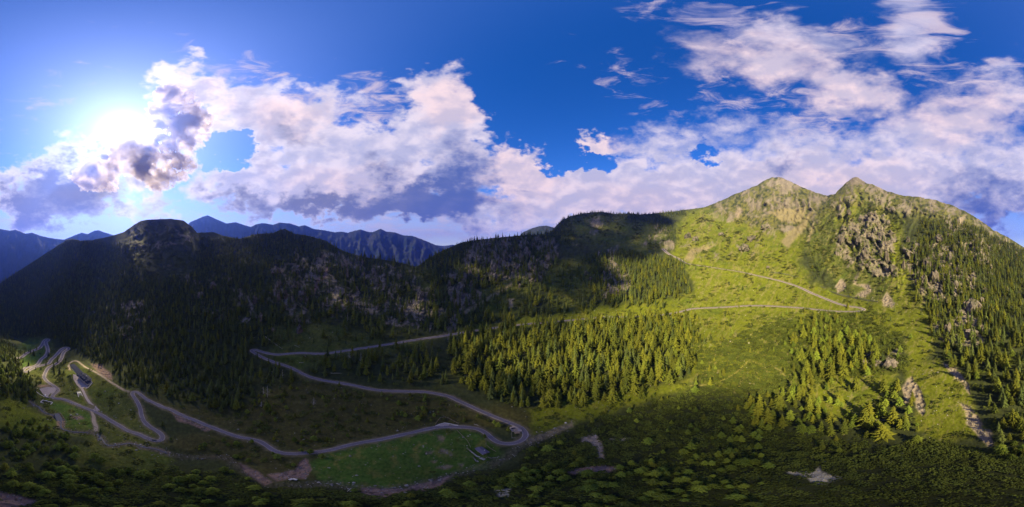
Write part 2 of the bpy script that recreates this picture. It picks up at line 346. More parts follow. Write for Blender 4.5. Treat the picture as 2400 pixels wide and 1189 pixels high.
# ---------------------------------------------------------------- routes (picture pixels)
ROAD = [(37,840),(48,839),(55.5,834),(63,828),(76,823),(91,817),(98,810),(104,800),(109,795),(113.5,794.5),(112,798),(107,803),(111,815),(112,824),(107,834),(96,843),(90.7,852),(83,858),(74,860.5),(61,861.5),(54,865),(56,868.5),(65,868.5),(76,864),(95,858),(113,853),
 (120,844),(129.5,835.5),(140.6,824),(148,818),(156,814),(161,815),(157,820),(151,825),(147,832),(144,840),(136,850),(122,858),(113,863),(107,872.5),(103.6,883.6),(109,893),(120,901),(131,908),(136,913),(133,919),(125,925),(122,930),(128,933.6),(148,936),(166.5,943),(185,951),(203.6,958.6),(222,965),(240.6,974),(259,985.5),
 (281,997.7),(297,1008),(321,1016),(345,1026),(361.5,1032),(373.6,1033),(380.5,1028),(381,1020),(371.6,1012),(353.5,1001.7),(339,989.6),(332,975.5),(329,959),(323,945),(315,933),(310,926),(311.5,921),(319,920),(329,925),(341,935),(361.5,945),(381.7,954),(402,961),(422,971),(442,979.5),(462.5,987.6),(482.7,996.7),(500,1003),(533,1016),(558,1024),(580,1028),(603,1033),(617,1039),(633,1051),(650,1060),(667,1064),(692,1064),(717,1062),(750,1059),(783,1053),(817,1044),(850,1037.5),(900,1029),(950,1018),(1000,1006.5),(1014,1003),(1036,1000),(1064,999.5),(1100,1000),(1121.6,1003.6),(1134,1011),(1144,1020),(1154.5,1030),(1167,1038.6),(1186,1042),(1207,1040),(1224.5,1033),(1232,1023),(1230,1013),(1221.7,1004),(1204.5,995.7),(1186,988),(1157,975.7),(1128.7,963.6),(1119,960),(1088,946),(1047,927),(997,918),(952,917),(903,916),(870,912.5),(833,904),(800,898),(757,892),(731,886),(711,878),(696,869),(684,862.5),(666,855.7),(643,849.6),(625,842.5),(605,833),(592,825.5),(588.5,822),(595,819.3),(604,820.5),(616,825.5),(639,831.5),(657,832),(678,829),(704,827),(726.5,828),(741.6,830),(764,829),(802,823),(853,815.5),(923,805),(985,794.6),(1038.6,787.6),(1088,779),(1137,772),(1191,764),(1244,759),(1314,753),(1376,747),(1417,743.5),(1479,743),(1549,739),(1600,730),(1625,723),(1682,721),(1756,716.5),(1806,717.7),(1867,721),(1917,726),(1941,729),(1978,731),(2005,730.5),(2022,727),(2025,722.5),(2012,719.5),(1987,718.5),(1962,711.5),(1936,701),(1903,687.6),(1872.5,673),(1835.5,660.7),(1788,649),(1734.6,637),(1691,630.5),(1650.5,623.7),(1606.7,617),(1590,606),(1572,598),(1560,590),(1553,583)]
ACCESS = [(222,963),(219,953),(209,943),(200,928),(195,917),(190,908)]
TRACK = [(301,921),(281,909),(260.6,896.7),(240,882.6),(216,868.5),(200,861),(181,847),(168,849),(161,858),(164,868)]
SPUR = [(214,963),(219,976),(220,987),(225,1000),(224,1011)]
STREAM = [(68,939),(78,947),(90,953),(98,961),(108,968),(122,972),(134,976),(144,988),(142,1001),(163,1009),(188.5,1012),(222,1014),(239,1028),(251,1042),(272,1042.6),(304,1038),(335,1047),(366,1051),(398,1064),(450,1072),(500,1069),(533,1073),(552,1090),(583,1107),(617,1126),(650,1138),(700,1136),(767,1133),(830,1140),(900,1146),(960,1138),(1028,1124),(1071,1111),(1107,1099),(1129,1093),(1157,1086),(1186,1069),(1214,1050),(1248,1036),(1300,1012),(1345,984)]
TRAIL = [(1756,844),(1785,853),(1814,860),(1834,875),(1847,895),(1859,903.6)]
TRAIL2 = [(1620,905),(1660,902),(1700,890),(1735,865),(1756,844)]
def catmull(P, step):
    P = np.asarray(P, float); out = []
    Q = np.vstack([2 * P[0] - P[1], P, 2 * P[-1] - P[-2]])
    for i in range(1, len(Q) - 2):
        n = max(2, int(np.linalg.norm(Q[i + 1] - Q[i]) / step)); t = np.linspace(0, 1, n, endpoint=False)[:, None]
        out.append(0.5 * (2 * Q[i] + (Q[i + 1] - Q[i - 1]) * t + (2 * Q[i - 1] - 5 * Q[i] + 4 * Q[i + 1] - Q[i + 2]) * t ** 2 + (-Q[i - 1] + 3 * Q[i] - 3 * Q[i + 1] + Q[i + 2]) * t ** 3))
    return np.vstack(out + [P[-1:]])
def route3d(px, zsm=10, xysm=1.2, step=1.6):
    p = np.array(px, float); q = catmull(base_pt(p[:, 0], p[:, 1]), step)
    # even steps along the route, then smooth the gradient
    s = np.r_[0, np.cumsum(np.linalg.norm(np.diff(q[:, :2], axis=0), axis=1))]
    u = np.arange(0, s[-1], step); q = np.stack([np.interp(u, s, q[:, k]) for k in range(3)], -1)
    def sm(v, sig):
        n = min(int(sig * 3), len(v) - 1)
        if n < 1: return v
        k = np.exp(-0.5 * (np.arange(-n, n + 1) / sig) ** 2); k /= k.sum()
        return np.convolve(np.pad(v, n, mode='reflect', reflect_type='odd'), k, 'valid')
    q[:, 2] = sm(q[:, 2], zsm); q[:, 0] = sm(q[:, 0], xysm); q[:, 1] = sm(q[:, 1], xysm)
    return q
R_ROAD = route3d(ROAD); R_ACC = route3d(ACCESS, 4); R_TRACK = route3d(TRACK, 4); R_SPUR = route3d(SPUR, 4)
R_STREAM = route3d(STREAM, 6, 1.0); R_WATER = route3d(STREAM[:19], 6, 1.0); R_TRAIL = route3d(TRAIL, 4); R_TRAIL2 = route3d(TRAIL2, 4)
def kd_of(q):
    k = kdtree.KDTree(len(q))
    for i, p in enumerate(q): k.insert((p[0], p[1], 0), i)
    k.balance(); return k

# ---------------------------------------------------------------- terrain grid
gx = np.r_[np.arange(0, 2400.1, 2.4), np.arange(2412, 2880, 12.0)]
NR = 450
GX = np.repeat(gx[:, None], NR, 1)
GN = np.repeat(np.linspace(0, 1, NR)[None], len(gx), 0)
YB = 1238.0
GY = YB - GN * (YB - ysky(gx)[:, None])
WOB = (fbm(GX / 42, GY / 30, 4, 3), fbm(GX / 42 + 50, GY / 30, 4, 12))
def polymask(poly, X, Y, soft=10, wob=14, seed=3):
    """soft membership of grid points in a polygon whose edge is made ragged by noise"""
    k = seed * 37 % 400
    X = X + wob * np.roll(WOB[0], k, 0); Y = Y + wob * 0.7 * np.roll(WOB[1], k, 0)
    P = np.array(poly, float); Q = np.roll(P, -1, 0)
    x0, y0 = P.min(0) - 3 * soft; x1, y1 = P.max(0) + 3 * soft
    out = np.zeros(X.shape); sel = (X > x0) & (X < x1) & (Y > y0) & (Y < y1)
    x, y = X[sel], Y[sel]
    ins = np.zeros(x.shape, bool); dm = np.full(x.shape, 1e9)
    for (ax, ay), (bx, by) in zip(P, Q):
        if ay != by:
            ins ^= ((ay > y) != (by > y)) & (x < (bx - ax) * (y - ay) / (by - ay) + ax)
        L = (bx - ax) ** 2 + (by - ay) ** 2 + 1e-9
        t = np.clip(((x - ax) * (bx - ax) + (y - ay) * (by - ay)) / L, 0, 1)
        dm = np.minimum(dm, (x - ax - t * (bx - ax)) ** 2 + (y - ay - t * (by - ay)) ** 2)
    d = np.sqrt(dm) * np.where(ins, 1, -1)
    out[sel] = sstep(d, -soft, soft)
    return out

ROCKY = [ # (polygon, strength, share of bare rock 0..1)
 ([(1655,492),(1720,452),(1818,408),(1945,455),(1935,500),(1890,545),(1800,552),(1720,520)], .6),
 ([(1945,462),(2003,408),(2100,450),(2200,462),(2330,536),(2400,576),(2400,610),(2300,560),(2200,520),(2100,505),(2030,480),(1960,520)], .62),
 ([(1950,560),(1990,510),(2080,500),(2110,640),(2070,655),(1990,625)], .75), ([(2110,600),(2150,560),(2240,570),(2290,660),(2240,720),(2150,690)], .75),
 ([(2180,740),(2240,700),(2320,770),(2290,830),(2200,800)], .8), ([(2200,500),(2320,560),(2330,640),(2250,600)], .6),
 ([(1110,560),(1290,548),(1310,600),(1270,660),(1200,655),(1150,665),(1060,640)], .9), ([(1040,640),(1100,640),(1140,690),(1080,740),(1040,700)], .7),
 ([(640,590),(780,590),(860,600),(980,640),(1040,720),(1000,780),(900,760),(800,740),(690,770),(640,700)], .55), ([(950,690),(1060,700),(1080,790),(1000,790)], .7),
 ([(240,700),(360,700),(380,790),(280,800)], .5), ([(420,640),(560,640),(640,700),(600,760),(440,740)], .35), ([(300,540),(440,520),(470,600),(380,650),(300,620)], .3),
 ([(1395,540),(1340,505),(1400,505),(1440,560),(1340,580)], .5), ([(1400,640),(1470,640),(1480,690),(1410,695)], .8), ([(1400,585),(1450,580),(1450,640),(1410,640)], .6),
 ([(1530,520),(1600,560),(1590,590),(1500,575)], .5), ([(1700,560),(1780,545),(1790,590),(1720,600)], .6), ([(1590,560),(1680,570),(1680,612),(1600,615)], .5),
 ([(2000,830),(2110,820),(2120,850),(2010,860)], .7), ([(1860,500),(1900,480),(1940,520),(1890,560)], .4)]
rock = np.zeros(GX.shape)
for k, (pl, s) in enumerate(ROCKY):
    rock = np.maximum(rock, s * polymask(pl, GX, GY, 12, 22, 20 + k))
# patchy: rock shows as ribs that run down the slope
rib = ridged((GX + 26 * WOB[0]) / 19, (GY + 22 * WOB[1]) / 34, 5, 77)
patch = fbm(GX / 55, GY / 45, 4, 33)
rib2 = ridged((GX + 14 * WOB[0]) / 9, GY / 26, 4, 78)
rockm = sstep(rock * 0.62 + 0.55 * patch + 0.55 * (rib - 0.30) + .25 * (rib2 - .3), 0.46, 0.70) * (rock > 0.02)

R0 = base_r(GX, GY); PH = phi_of(GX)
hx, hy = R0 * np.sin(PH), R0 * np.cos(PH)
farw = sstep(R0, 60, 400)
relief = (3.0 * fbm(hx / 90, hy / 90, 4, 1) * sstep(R0, 40, 160) + (0.6 + 1.6 * farw) * fbm(hx / 24, hy / 24, 4, 2)
          + 0.35 * fbm(hx / 7, hy / 7, 3, 5) + 9.0 * sstep(R0, 350, 1000) * ridged(hx / 150, hy / 150, 5, 6) - 4.5 * sstep(R0, 350, 1000))
relief *= 1 - 0.75 * sstep(GY, 1000, 1189)
_kd = kd_of(R_ROAD); _nr = np.full(GX.shape, 99.0)
for _i in range(0, len(gx)):
    if gx[_i] <= 2110:
        for _j in range(0, NR, 2):
            _nr[_i, _j:_j + 2] = _kd.find((hx[_i, _j], hy[_i, _j], 0))[2]
relief *= .12 + .88 * sstep(_nr, 5, 55)
edge = 1 - sstep(GN, 0.93, 1.0)
R1 = R0 * (1 - ((0.045 + .03 * (GX > 1620)) * rock + 0.012 * sstep(R0, 200, 600)) * (rib - 0.3) * edge * sstep(R0, 120, 250))      # ribs stand out of the slope
rel2 = (rockm + .35 * rock) * R0 * 0.0055 * (ridged((GX + 18 * WOB[0]) / 11, (GY + 10 * WOB[1]) / 13, 5, 41) - 0.3)
ribl = ridged((GX + .35 * GY + 20 * WOB[0]) / 62, GY / 260, 3, 79)
R1 = R1 * (1 - .06 * (ribl - .35) * sstep(GX, 1840, 1920) * sstep(2420 - GX, 0, 40) * (1 - sstep(GY, 640, 760)) * edge)
GZ = R0 * np.tan(el_of(GY)) + relief * (0.25 + 0.75 * edge) + rel2
GP = np.stack([R1 * np.sin(PH), R1 * np.cos(PH), GZ], -1)

# level the ground under the roads
road_d = np.full(GX.shape, 1e3); road_d2 = np.full(GX.shape, 1e3); stream_d = np.full(GX.shape, 1e3); track_d = np.full(GX.shape, 1e3)
def carve(Q, half, blend, drop, dist, do=True):
    kd = kd_of(Q); mx = max(half + blend, 14)
    lo, hi = Q[:, :2].min(0) - mx, Q[:, :2].max(0) + mx
    sel = np.argwhere((GP[..., 0] > lo[0]) & (GP[..., 0] < hi[0]) & (GP[..., 1] > lo[1]) & (GP[..., 1] < hi[1]))
    for i, j in sel:
        p = GP[i, j]
        for co, k, d in kd.find_range((p[0], p[1], 0), mx):
            dz = abs(p[2] - Q[k, 2])
            if dz < 22 and d < dist[i, j]:
                dist[i, j] = d; best[(i, j)] = k
    if not do: return
    for (i, j), k in best.items():
        w = 1 - sstep(dist[i, j], half, half + blend)
        GP[i, j, 2] = GP[i, j, 2] * (1 - w) + (Q[k, 2] - drop) * w
def carve_fast(Q, half, blend, drop, dist, tail=24):
    kd = kd_of(Q); mx = half + blend
    lo, hi = Q[:, :2].min(0) - tail, Q[:, :2].max(0) + tail
    sel = np.argwhere((GP[..., 0] > lo[0]) & (GP[..., 0] < hi[0]) & (GP[..., 1] > lo[1]) & (GP[..., 1] < hi[1]))
    for i, j in sel:
        p = GP[i, j]; co, k, d = kd.find((p[0], p[1], 0))
        if d < tail:
            if d < dist[i, j]: dist[i, j] = d
            kk = 1 + np.hypot(p[0], p[1]) / 450.0
            if d < mx * kk and drop is not None:
                w = float(1 - sstep(d, half * kk, mx * kk)); GP[i, j, 2] = p[2] * (1 - w) + (Q[k, 2] - drop) * w
HALF = 2.2
carve_fast(R_STREAM, 2.0, 5.0, 1.2, stream_d)
carve_fast(R_SPUR, 1.6, 3.0, 0.1, track_d); carve_fast(R_TRACK, 2.0, 4.0, 0.1, track_d)
carve_fast(R_ACC, 1.8, 3.5, 0.25, road_d); carve_fast(R_ROAD, 3.0, 5.5, 0.30, road_d)
trail_d = np.full(GX.shape, 1e3)
carve_fast(R_TRAIL, 1, 1, None, trail_d); carve_fast(R_TRAIL2, 1, 1, None, trail_d)

def ground(x, y):
    """final ground point under picture point (x, y) of the smooth profile"""
    x = min(max(float(x), 0.0), 2399.9); a = x / 2.4; i = int(a); a -= i
    yn = np.clip((YB - y) / (YB - float(ysky(x))), 0, 1) * (NR - 1); j = min(int(yn), NR - 2); c = yn - j
    p = (GP[i, j] * (1 - c) + GP[i, j + 1] * c) * (1 - a) + (GP[i + 1, j] * (1 - c) + GP[i + 1, j + 1] * c) * a
    return Vector(p)

# ---------------------------------------------------------------- levelled gravel lots beside the road
LOTS = [('gravel_lot', [(92,915),(111,912),(128,912),(133,915),(127,921),(119,927),(117,931),(104,927)]),
        ('gravel_forecourt', [(171,886),(178,885.5),(203,898),(208,901),(202,910),(196,916),(191,913),(180,905),(172,895)]),
        ('gravel_turnout', [(220,965),(223,954.5),(234,962),(230,969)]),
        ('gravel_layby', [(1020,1000),(1033,992),(1043,989.5),(1056,991),(1068,998),(1040,999)]),
        ('gravel_lot', [(1184,992),(1200,997.5),(1222,1009),(1224,1014),(1200,1014.5),(1194,1006)])]
lot_m = np.zeros(GX.shape); LOT3 = []
for nm, pl in LOTS:
    P3 = np.array([ground(*p) for p in pl]); c = P3.mean(0)
    kd = kd_of(R_ROAD if nm != 'gravel_forecourt' else R_ACC); q = (R_ROAD if nm != 'gravel_forecourt' else R_ACC)[kd.find((c[0], c[1], 0))[1]]
    zc = q[2]; LOT3.append((nm, P3, zc))
    d = np.full(GX.shape, 1e9); X, Y = GP[..., 0], GP[..., 1]
    near = (X - c[0]) ** 2 + (Y - c[1]) ** 2 < 45 ** 2
    x, y = X[near], Y[near]; ins = np.zeros(x.shape, bool); dm = np.full(x.shape, 1e9)
    for A, B in zip(P3, np.roll(P3, -1, 0)):
        if A[1] != B[1]: ins ^= ((A[1] > y) != (B[1] > y)) & (x < (B[0] - A[0]) * (y - A[1]) / (B[1] - A[1]) + A[0])
        L = (B[0] - A[0]) ** 2 + (B[1] - A[1]) ** 2 + 1e-9; t = np.clip(((x - A[0]) * (B[0] - A[0]) + (y - A[1]) * (B[1] - A[1])) / L, 0, 1)
        dm = np.minimum(dm, (x - A[0] - t * (B[0] - A[0])) ** 2 + (y - A[1] - t * (B[1] - A[1])) ** 2)
    w = np.where(ins, 1.0, 1 - sstep(np.sqrt(dm), 1.0, 6.0)) * np.where(road_d[near] < 4.2, 0.0, 1.0)
    GP[..., 2][near] = GP[..., 2][near] * (1 - w) + (zc - 0.25) * w
    lot_m[near] = np.maximum(lot_m[near], w)

# ---------------------------------------------------------------- ground cover: albedo painted where each cover grows, with shade painted in under the scrub
big = fbm(hx / 60, hy / 60, 4, 51); fine = fbm(GX / 7, GY / 6, 4, 52); mid_n = fbm(GX / 26, GY / 22, 4, 53)
Cg = np.empty(GX.shape + (3,)); Cg[:] = (.040, .047, .016)
def paint(c, m):
    m = np.clip(m, 0, 1)[..., None]; Cg[:] = Cg * (1 - m) + np.array(c) * m
MEADOW = [
 [(1570,600),(1590,520),(1640,490),(1700,500),(1760,530),(1850,540),(1890,560),(1870,620),(1900,660),(2000,700),(2110,720),(2140,780),(2060,800),(1900,790),(1750,800),(1660,800),(1600,760),(1560,745),(1300,765),(1200,775),(1210,750),(1400,722),(1560,700),(1630,690),(1610,640)],
 [(2080,500),(2100,510),(2130,640),(2170,720),(2190,800),(2160,870),(2130,860),(2120,760),(2080,660)],
 [(1960,520),(1990,440),(2020,440),(2010,490),(1980,540)],
 [(1640,740),(1900,735),(1900,860),(1860,920),(1750,940),(1640,900),(1600,850)],
 [(2110,860),(2200,850),(2260,880),(2280,960),(2310,1020),(2200,1040),(2140,1000),(2160,930)],
 [(1880,880),(2020,860),(2100,880),(2060,960),(1960,980),(1890,940)], [(1240,960),(1420,930),(1560,900),(1640,880),(1600,920),(1450,960),(1330,1000),(1250,1020)],
 [(0,930),(60,940),(110,990),(110,1020),(0,1000)]]
DULL = [[(1880,580),(1950,470),(2110,470),(2130,700),(2090,760),(1990,690)], [(1310,560),(1340,510),(1400,505),(1500,520),(1560,540),(1580,580),(1500,595),(1400,575)], [(1110,690),(1180,660),(1260,680),(1240,735),(1150,745)], [(1270,640),(1360,600),(1400,620),(1380,720),(1290,740)],
 [(60,872),(40,830),(60,805),(110,788),(130,830),(150,850),(200,860),(300,920),(380,1030),(330,1050),(240,1040),(100,1000),(80,940),(100,900)],
 [(1050,770),(1200,755),(1400,735),(1400,750),(1200,780),(1060,800)], [(600,824),(760,834),(1000,800),(1000,812),(760,848),(690,865)], [(985,640),(1010,630),(1020,660),(990,680)], [(640,770),(760,760),(900,800),(760,826),(640,828)],
 [(230,1030),(330,1050),(400,1070),(380,1110),(200,1100),(160,1050)]]
LUSH = [[(760,1130),(720,1090),(756,1064),(900,1034),(1010,1010),(1110,1006),(1150,1036),(1180,1060),(1130,1095),(1000,1122),(900,1145)], [(110,940),(150,940),(220,972),(215,1005),(160,1000),(140,970)], [(60,872),(45,830),(60,808),(110,795),(112,825),(90,860)]]
HEATH = [[(320,930),(500,995),(600,1036),(700,1066),(900,1028),(1050,990),(1200,1000),(1110,955),(990,922),(860,918),(780,905),(700,890),(640,905),(560,965),(420,950)], [(380,1030),(500,1010),(640,1060),(720,1085),(740,1120),(640,1130),(540,1080),(420,1060)],
 [(1040,985),(1220,1000),(1240,1030),(1330,1000),(1260,960),(1120,950)], [(230,880),(310,930),(340,1000),(300,1000),(240,940)]]
mead = np.zeros(GX.shape)
for k, p in enumerate(HEATH): paint((.068, .060, .017), .8 * polymask(p, GX, GY, 14, 20, 60 + k))
for k, p in enumerate(DULL):
    m = polymask(p, GX, GY, 12, 20, 70 + k); paint((.078, .090, .018), m); mead = np.maximum(mead, m)
for k, p in enumerate(MEADOW):
    m = polymask(p, GX, GY, 12, 20, 80 + k); paint((.120, .136, .009), m); mead = np.maximum(mead, m)
for k, p in enumerate(LUSH):
    m = polymask(p, GX, GY, 12, 20, 90 + k); paint((.054, .105, .014), m); paint((.085, .085, .022), m * sstep(mid_n + .5 * fine, -.02, .4) * .75); mead = np.maximum(mead, m)
# the meadows are mottled: drier yellow, greener wet runs, heath patches
paint((.150, .135, .028), mead * sstep(mid_n, .02, .42) * .55)
paint((.055, .085, .010), mead * sstep(-big, .02, .40) * .55)
paint((.085, .070, .030), mead * sstep(fine, .12, .45) * .45)
Cg *= (1 + .65 * fine + .25 * mid_n)[..., None]
MUGO = [[(1190,1110),(1250,1050),(1370,1000),(1500,950),(1640,905),(1760,950),(1880,1020),(2050,1050),(2200,1040),(2320,1060),(2900,1040),(2900,1260),(1000,1260),(1000,1150),(1120,1110)],
 [(1760,780),(1900,740),(2030,735),(2110,790),(2130,860),(2040,880),(1900,900),(1850,900),(1760,880)], [(-20,1120),(200,1100),(500,1110),(640,1145),(900,1160),(1100,1130),(1100,1260),(-20,1260)], [(1620,830),(1760,780),(1860,900),(1750,960),(1640,900)],
 [(1200,740),(1640,900),(1500,950),(1380,1000),(1300,1030)]]
mug = np.zeros(GX.shape)
for k, p in enumerate(MUGO[:4]): mug = np.maximum(mug, polymask(p, GX, GY, 14, 24, 100 + k))
paint((.022, .026, .008), mug * .9 * (1 - .8 * sstep(GY, 960, 860)))  # shade between the bushes painted as dark ground, weaker on the sunlit upper scrub
rill = ridged((GX + .55 * GY + 16 * WOB[0]) / 15, GY / 80, 4, 57)
paint((.20, .165, .075), sstep(rill + .35 * fine, .62, .85) * mead * sstep(GX, 1560, 1640) * .6)
# bare rock and loose stone
rc = np.array((.185, .155, .122)) * (1 + .5 * fbm(GX / 11, GY / 17, 4, 55) + .35 * fine)[..., None]
m = rockm[..., None]; Cg = Cg * (1 - m) + rc * m
high = polymask(ROCKY[0][0], GX, GY, 25, 30, 8) + polymask(ROCKY[1][0], GX, GY, 25, 30, 9)
paint((.130, .122, .034), np.clip(high, 0, 1) * (1 - rockm) * sstep(fine + .4 * mid_n, -.25, .25) * .9)
SCREE = [([(1956,672),(1966,655),(1978,660),(1985,674),(1962,690)], 0), ([(2000,665),(2012,640),(2008,668),(2035,668),(2042,682),(2025,698),(2003,694),(2030,680)], 0), ([(2066,702),(2078,685),(2098,712),(2090,720),(2068,716)], 0),
 ([(2248,944),(2266,947),(2294,975),(2300,1004),(2318,1010),(2334,1042),(2316,1048),(2290,1020),(2264,990),(2262,960)], 0), ([(2212,852),(2240,862),(2272,905),(2274,922),(2250,898),(2235,890)], 0), ([(2118,905),(2134,880),(2160,918),(2170,962),(2164,976),(2140,940),(2122,944)], 0),
 ([(1838,1101),(1870,1107),(1896,1111),(1920,1092),(1930,1107),(1982,1121),(1950,1128),(1930,1140),(1895,1124),(1860,1115)], 1), ([(1360,1024),(1390,1014),(1412,1036),(1420,1078),(1404,1074),(1388,1042),(1362,1038)], 0),
 ([(1430,1029),(1474,1026),(1455,1039)], 1), ([(1328,1104),(1390,1092),(1460,1094),(1440,1105),(1405,1110),(1350,1114)], 2), ([(-10,1150),(20,1158),(45,1165),(95,1176),(70,1182),(50,1195),(-10,1195)], 2),
 ([(1160,1148),(1195,1146),(1190,1168),(1168,1166)], 1), ([(214,855),(238,855),(262,876),(266,892),(246,886),(230,872)], 2),
 ([(700,1085),(712,1072),(722,1080),(735,1100),(715,1122),(650,1125),(625,1113),(655,1108),(690,1104)], 2), ([(560,1085),(600,1102),(640,1128),(620,1135),(570,1105)], 2), ([(960,1138),(1010,1128),(1060,1112),(1030,1142),(980,1152)], 2), ([(850,1140),(900,1142),(960,1146),(900,1168),(845,1166)], 2),
 ([(1832,565),(1880,520),(1905,500),(1890,530),(1850,580),(1836,572)], 3), ([(1890,565),(1908,525),(1906,550),(1893,570)], 3), ([(1720,500),(1732,488),(1742,492),(1728,515)], 0), ([(1800,500),(1850,490),(1890,490),(1880,520),(1830,520)], 3),
 ([(2240,520),(2262,505),(2256,530)], 0), ([(1615,585),(1680,570),(1655,585),(1625,598),(1620,615),(1605,610)], 3), ([(2128,628),(2150,660),(2168,712),(2160,705),(2138,660)], 3), ([(1192,700),(1200,700),(1199,722),(1195,724)], 0),
 ([(1080,730),(1240,640),(1246,644),(1090,736)], 3), ([(724,685),(770,628),(776,629),(732,688)], 2), ([(1690,805),(1960,735),(1800,722)], 9), ([(400,960),(460,985),(500,1006),(480,1010),(420,985)], 2), ([(1230,1030),(1300,1005),(1340,990),(1345,1000),(1290,1020),(1240,1042)], 3),
 ([(88,905),(120,902),(128,910),(100,912)], 2), ([(120,972),(140,972),(152,986),(150,1002),(134,1002),(132,985)], 2), ([(168,978),(190,974),(196,980),(174,984)], 2),
 ([(1025,1020),(1040,1028),(1038,1036),(1026,1032)], 4), ([(1000,1058),(1015,1058),(1012,1064),(1000,1064)], 4), ([(1033,1052),(1050,1054),(1046,1064),(1034,1060)], 4), ([(1020,1098),(1050,1090),(1065,1094),(1060,1100),(1040,1102)], 4), ([(1075,1087),(1088,1086),(1082,1094)], 4), ([(1008,1080),(1022,1080),(1014,1086)], 4), ([(1053,1063),(1062,1066),(1056,1070)], 4)]
SC_COL = [(.26, .205, .16), (.36, .32, .24), (.23, .15, .125), (.22, .18, .10), (.21, .165, .10)]
screem = np.zeros(GX.shape)
for k, (p, t) in enumerate(SCREE):
    if t == 9: continue
    m = polymask(p, GX, GY, 3.5, 10, 120 + k) * sstep(fine + .5 * mid_n, -.75, -.25)
    paint(np.array(SC_COL[t]), m * .95); screem = np.maximum(screem, m)
# stream bed, trodden paths, road shoulders, gravel
sm = (1 - sstep(stream_d + 1.5 * fbm(hx / 3, hy / 3, 3, 12), 1.2, 3.8)); paint((.16, .115, .095), sm * (.75 - .45 * (GX > 400)) * sstep(fine, -.45, .15))
paint((.25, .20, .15), (1 - sstep(track_d, 1.0, 2.6)) * .8); paint((.22, .19, .06), (1 - sstep(trail_d, .5, 1.6)) * .8)
paint((.17, .135, .085), (1 - sstep(road_d + 2.2 * fbm(hx / 5, hy / 5, 3, 14), 1.6, 3.6 + R0 / 130)) * .75)
Cg = np.clip(Cg * .76, .004, .6)

def srgbmat(name): m = bpy.data.materials.new(name); m.use_nodes = True; return m
def ground_material():
    m = srgbmat('ground_cover'); b = NB(m.node_tree); p = b.n['Principled BSDF']
    at = b.node('ShaderNodeAttribute', attribute_name='cover'); rk = b.node('ShaderNodeAttribute', attribute_name='rockiness')
    geo = b.node('ShaderNodeNewGeometry'); pos = geo.outputs['Position']
    n1 = b.noise(pos, 0.9, 5, 0.65); n2 = b.noise(pos, 0.22, 5, 0.6); n3 = b.noise(b.vm('MULTIPLY', pos, (1, 1, .35)), 0.075, 6, 0.65)
    v = b.m('MULTIPLY', b.m('MULTIPLY_ADD', n1, .9, .55), b.m('MULTIPLY_ADD', n2, .7, .65))
    v = b.m('MULTIPLY', v, b.m('MULTIPLY_ADD', n3, .5, .75))
    c = b.mix(1.0, at.outputs['Color'], (1, 1, 1), 'MULTIPLY')
    mul = b.n.new('ShaderNodeVectorMath'); mul.operation = 'SCALE'; b.l.new(c, mul.inputs[0]); b.l.new(v, mul.inputs['Scale'])
    b.l.new(mul.outputs[0], p.inputs['Base Color'])
    p.inputs['Roughness'].default_value = 0.95; p.inputs['Specular IOR Level'].default_value = 0.12
    bm = b.n.new('ShaderNodeBump'); bm.inputs['Distance'].default_value = 1.0
    b.l.new(b.m('MULTIPLY_ADD', rk.outputs['Fac'], .6, .35), bm.inputs['Strength'])
    vor = b.node('ShaderNodeTexVoronoi', feature='F1', Scale=0.28); b.l.new(b.vm('MULTIPLY', pos, (1, 1, .45)), vor.inputs['Vector'])
    hgt = b.m('ADD', b.m('MULTIPLY', n1, .5), b.m('ADD', b.m('MULTIPLY', n2, 1.2), b.m('MULTIPLY', b.m('MULTIPLY', vor.outputs[0], rk.outputs['Fac']), 2.5)))
    b.l.new(hgt, bm.inputs['Height']); b.l.new(bm.outputs[0], p.inputs['Normal'])
    return m
M_GROUND = ground_material()

# grid + floor below the drone + far side of the ridges
def build_terrain():
    nx = len(gx)
    nb = 10
    t = np.linspace(0.06, 1, nb, endpoint=False)
    inner = GP[:, :1] * t[None, :, None]; inner[..., 2] = GP[:, 0, 2].mean() * (1 - t[None, :]) + GP[:, :1, 2] * t[None, :]
    top = GP[:, -1:]; rr = np.linalg.norm(top[..., :2], axis=-1, keepdims=True)
    outs = [(1.02, -.010), (1.06, -.045), (1.14, -.115), (1.3, -.23), (1.55, -.36)]
    outer = np.concatenate([np.concatenate([top[..., :2] * k, top[..., 2:] + rr * dz], -1) for k, dz in outs], 1)
    V = np.concatenate([inner, GP, outer], 1); n = V.shape[1]
    def ext(A, inn, outv): return np.concatenate([np.repeat(A[:, :1], nb, 1), A, np.repeat(A[:, -1:], len(outs), 1)], 1)
    C = ext(Cg, 0, 0); Rk = ext(np.maximum(rockm, screem), 0, 0)
    idx = np.arange(nx * n).reshape(nx, n); nxt = np.roll(idx, -1, 0)
    F = np.stack([idx[:, :-1], idx[:, 1:], nxt[:, 1:], nxt[:, :-1]], -1).reshape(-1, 4)
    me = mesh_np('terrain', V.reshape(-1, 3), F, M_GROUND, smooth=True)
    a = me.attributes.new('cover', 'FLOAT_COLOR', 'POINT'); a.data.foreach_set('color', np.concatenate([C.reshape(-1, 3), np.ones((nx * n, 1))], 1).astype(np.float32).ravel())
    a = me.attributes.new('rockiness', 'FLOAT', 'POINT'); a.data.foreach_set('value', Rk.reshape(-1).astype(np.float32))
    o = add_obj('terrain', me); tag(o, 'steep alpine valley of grass, heath, scree and rock under the drone', kind='structure')
build_terrain()

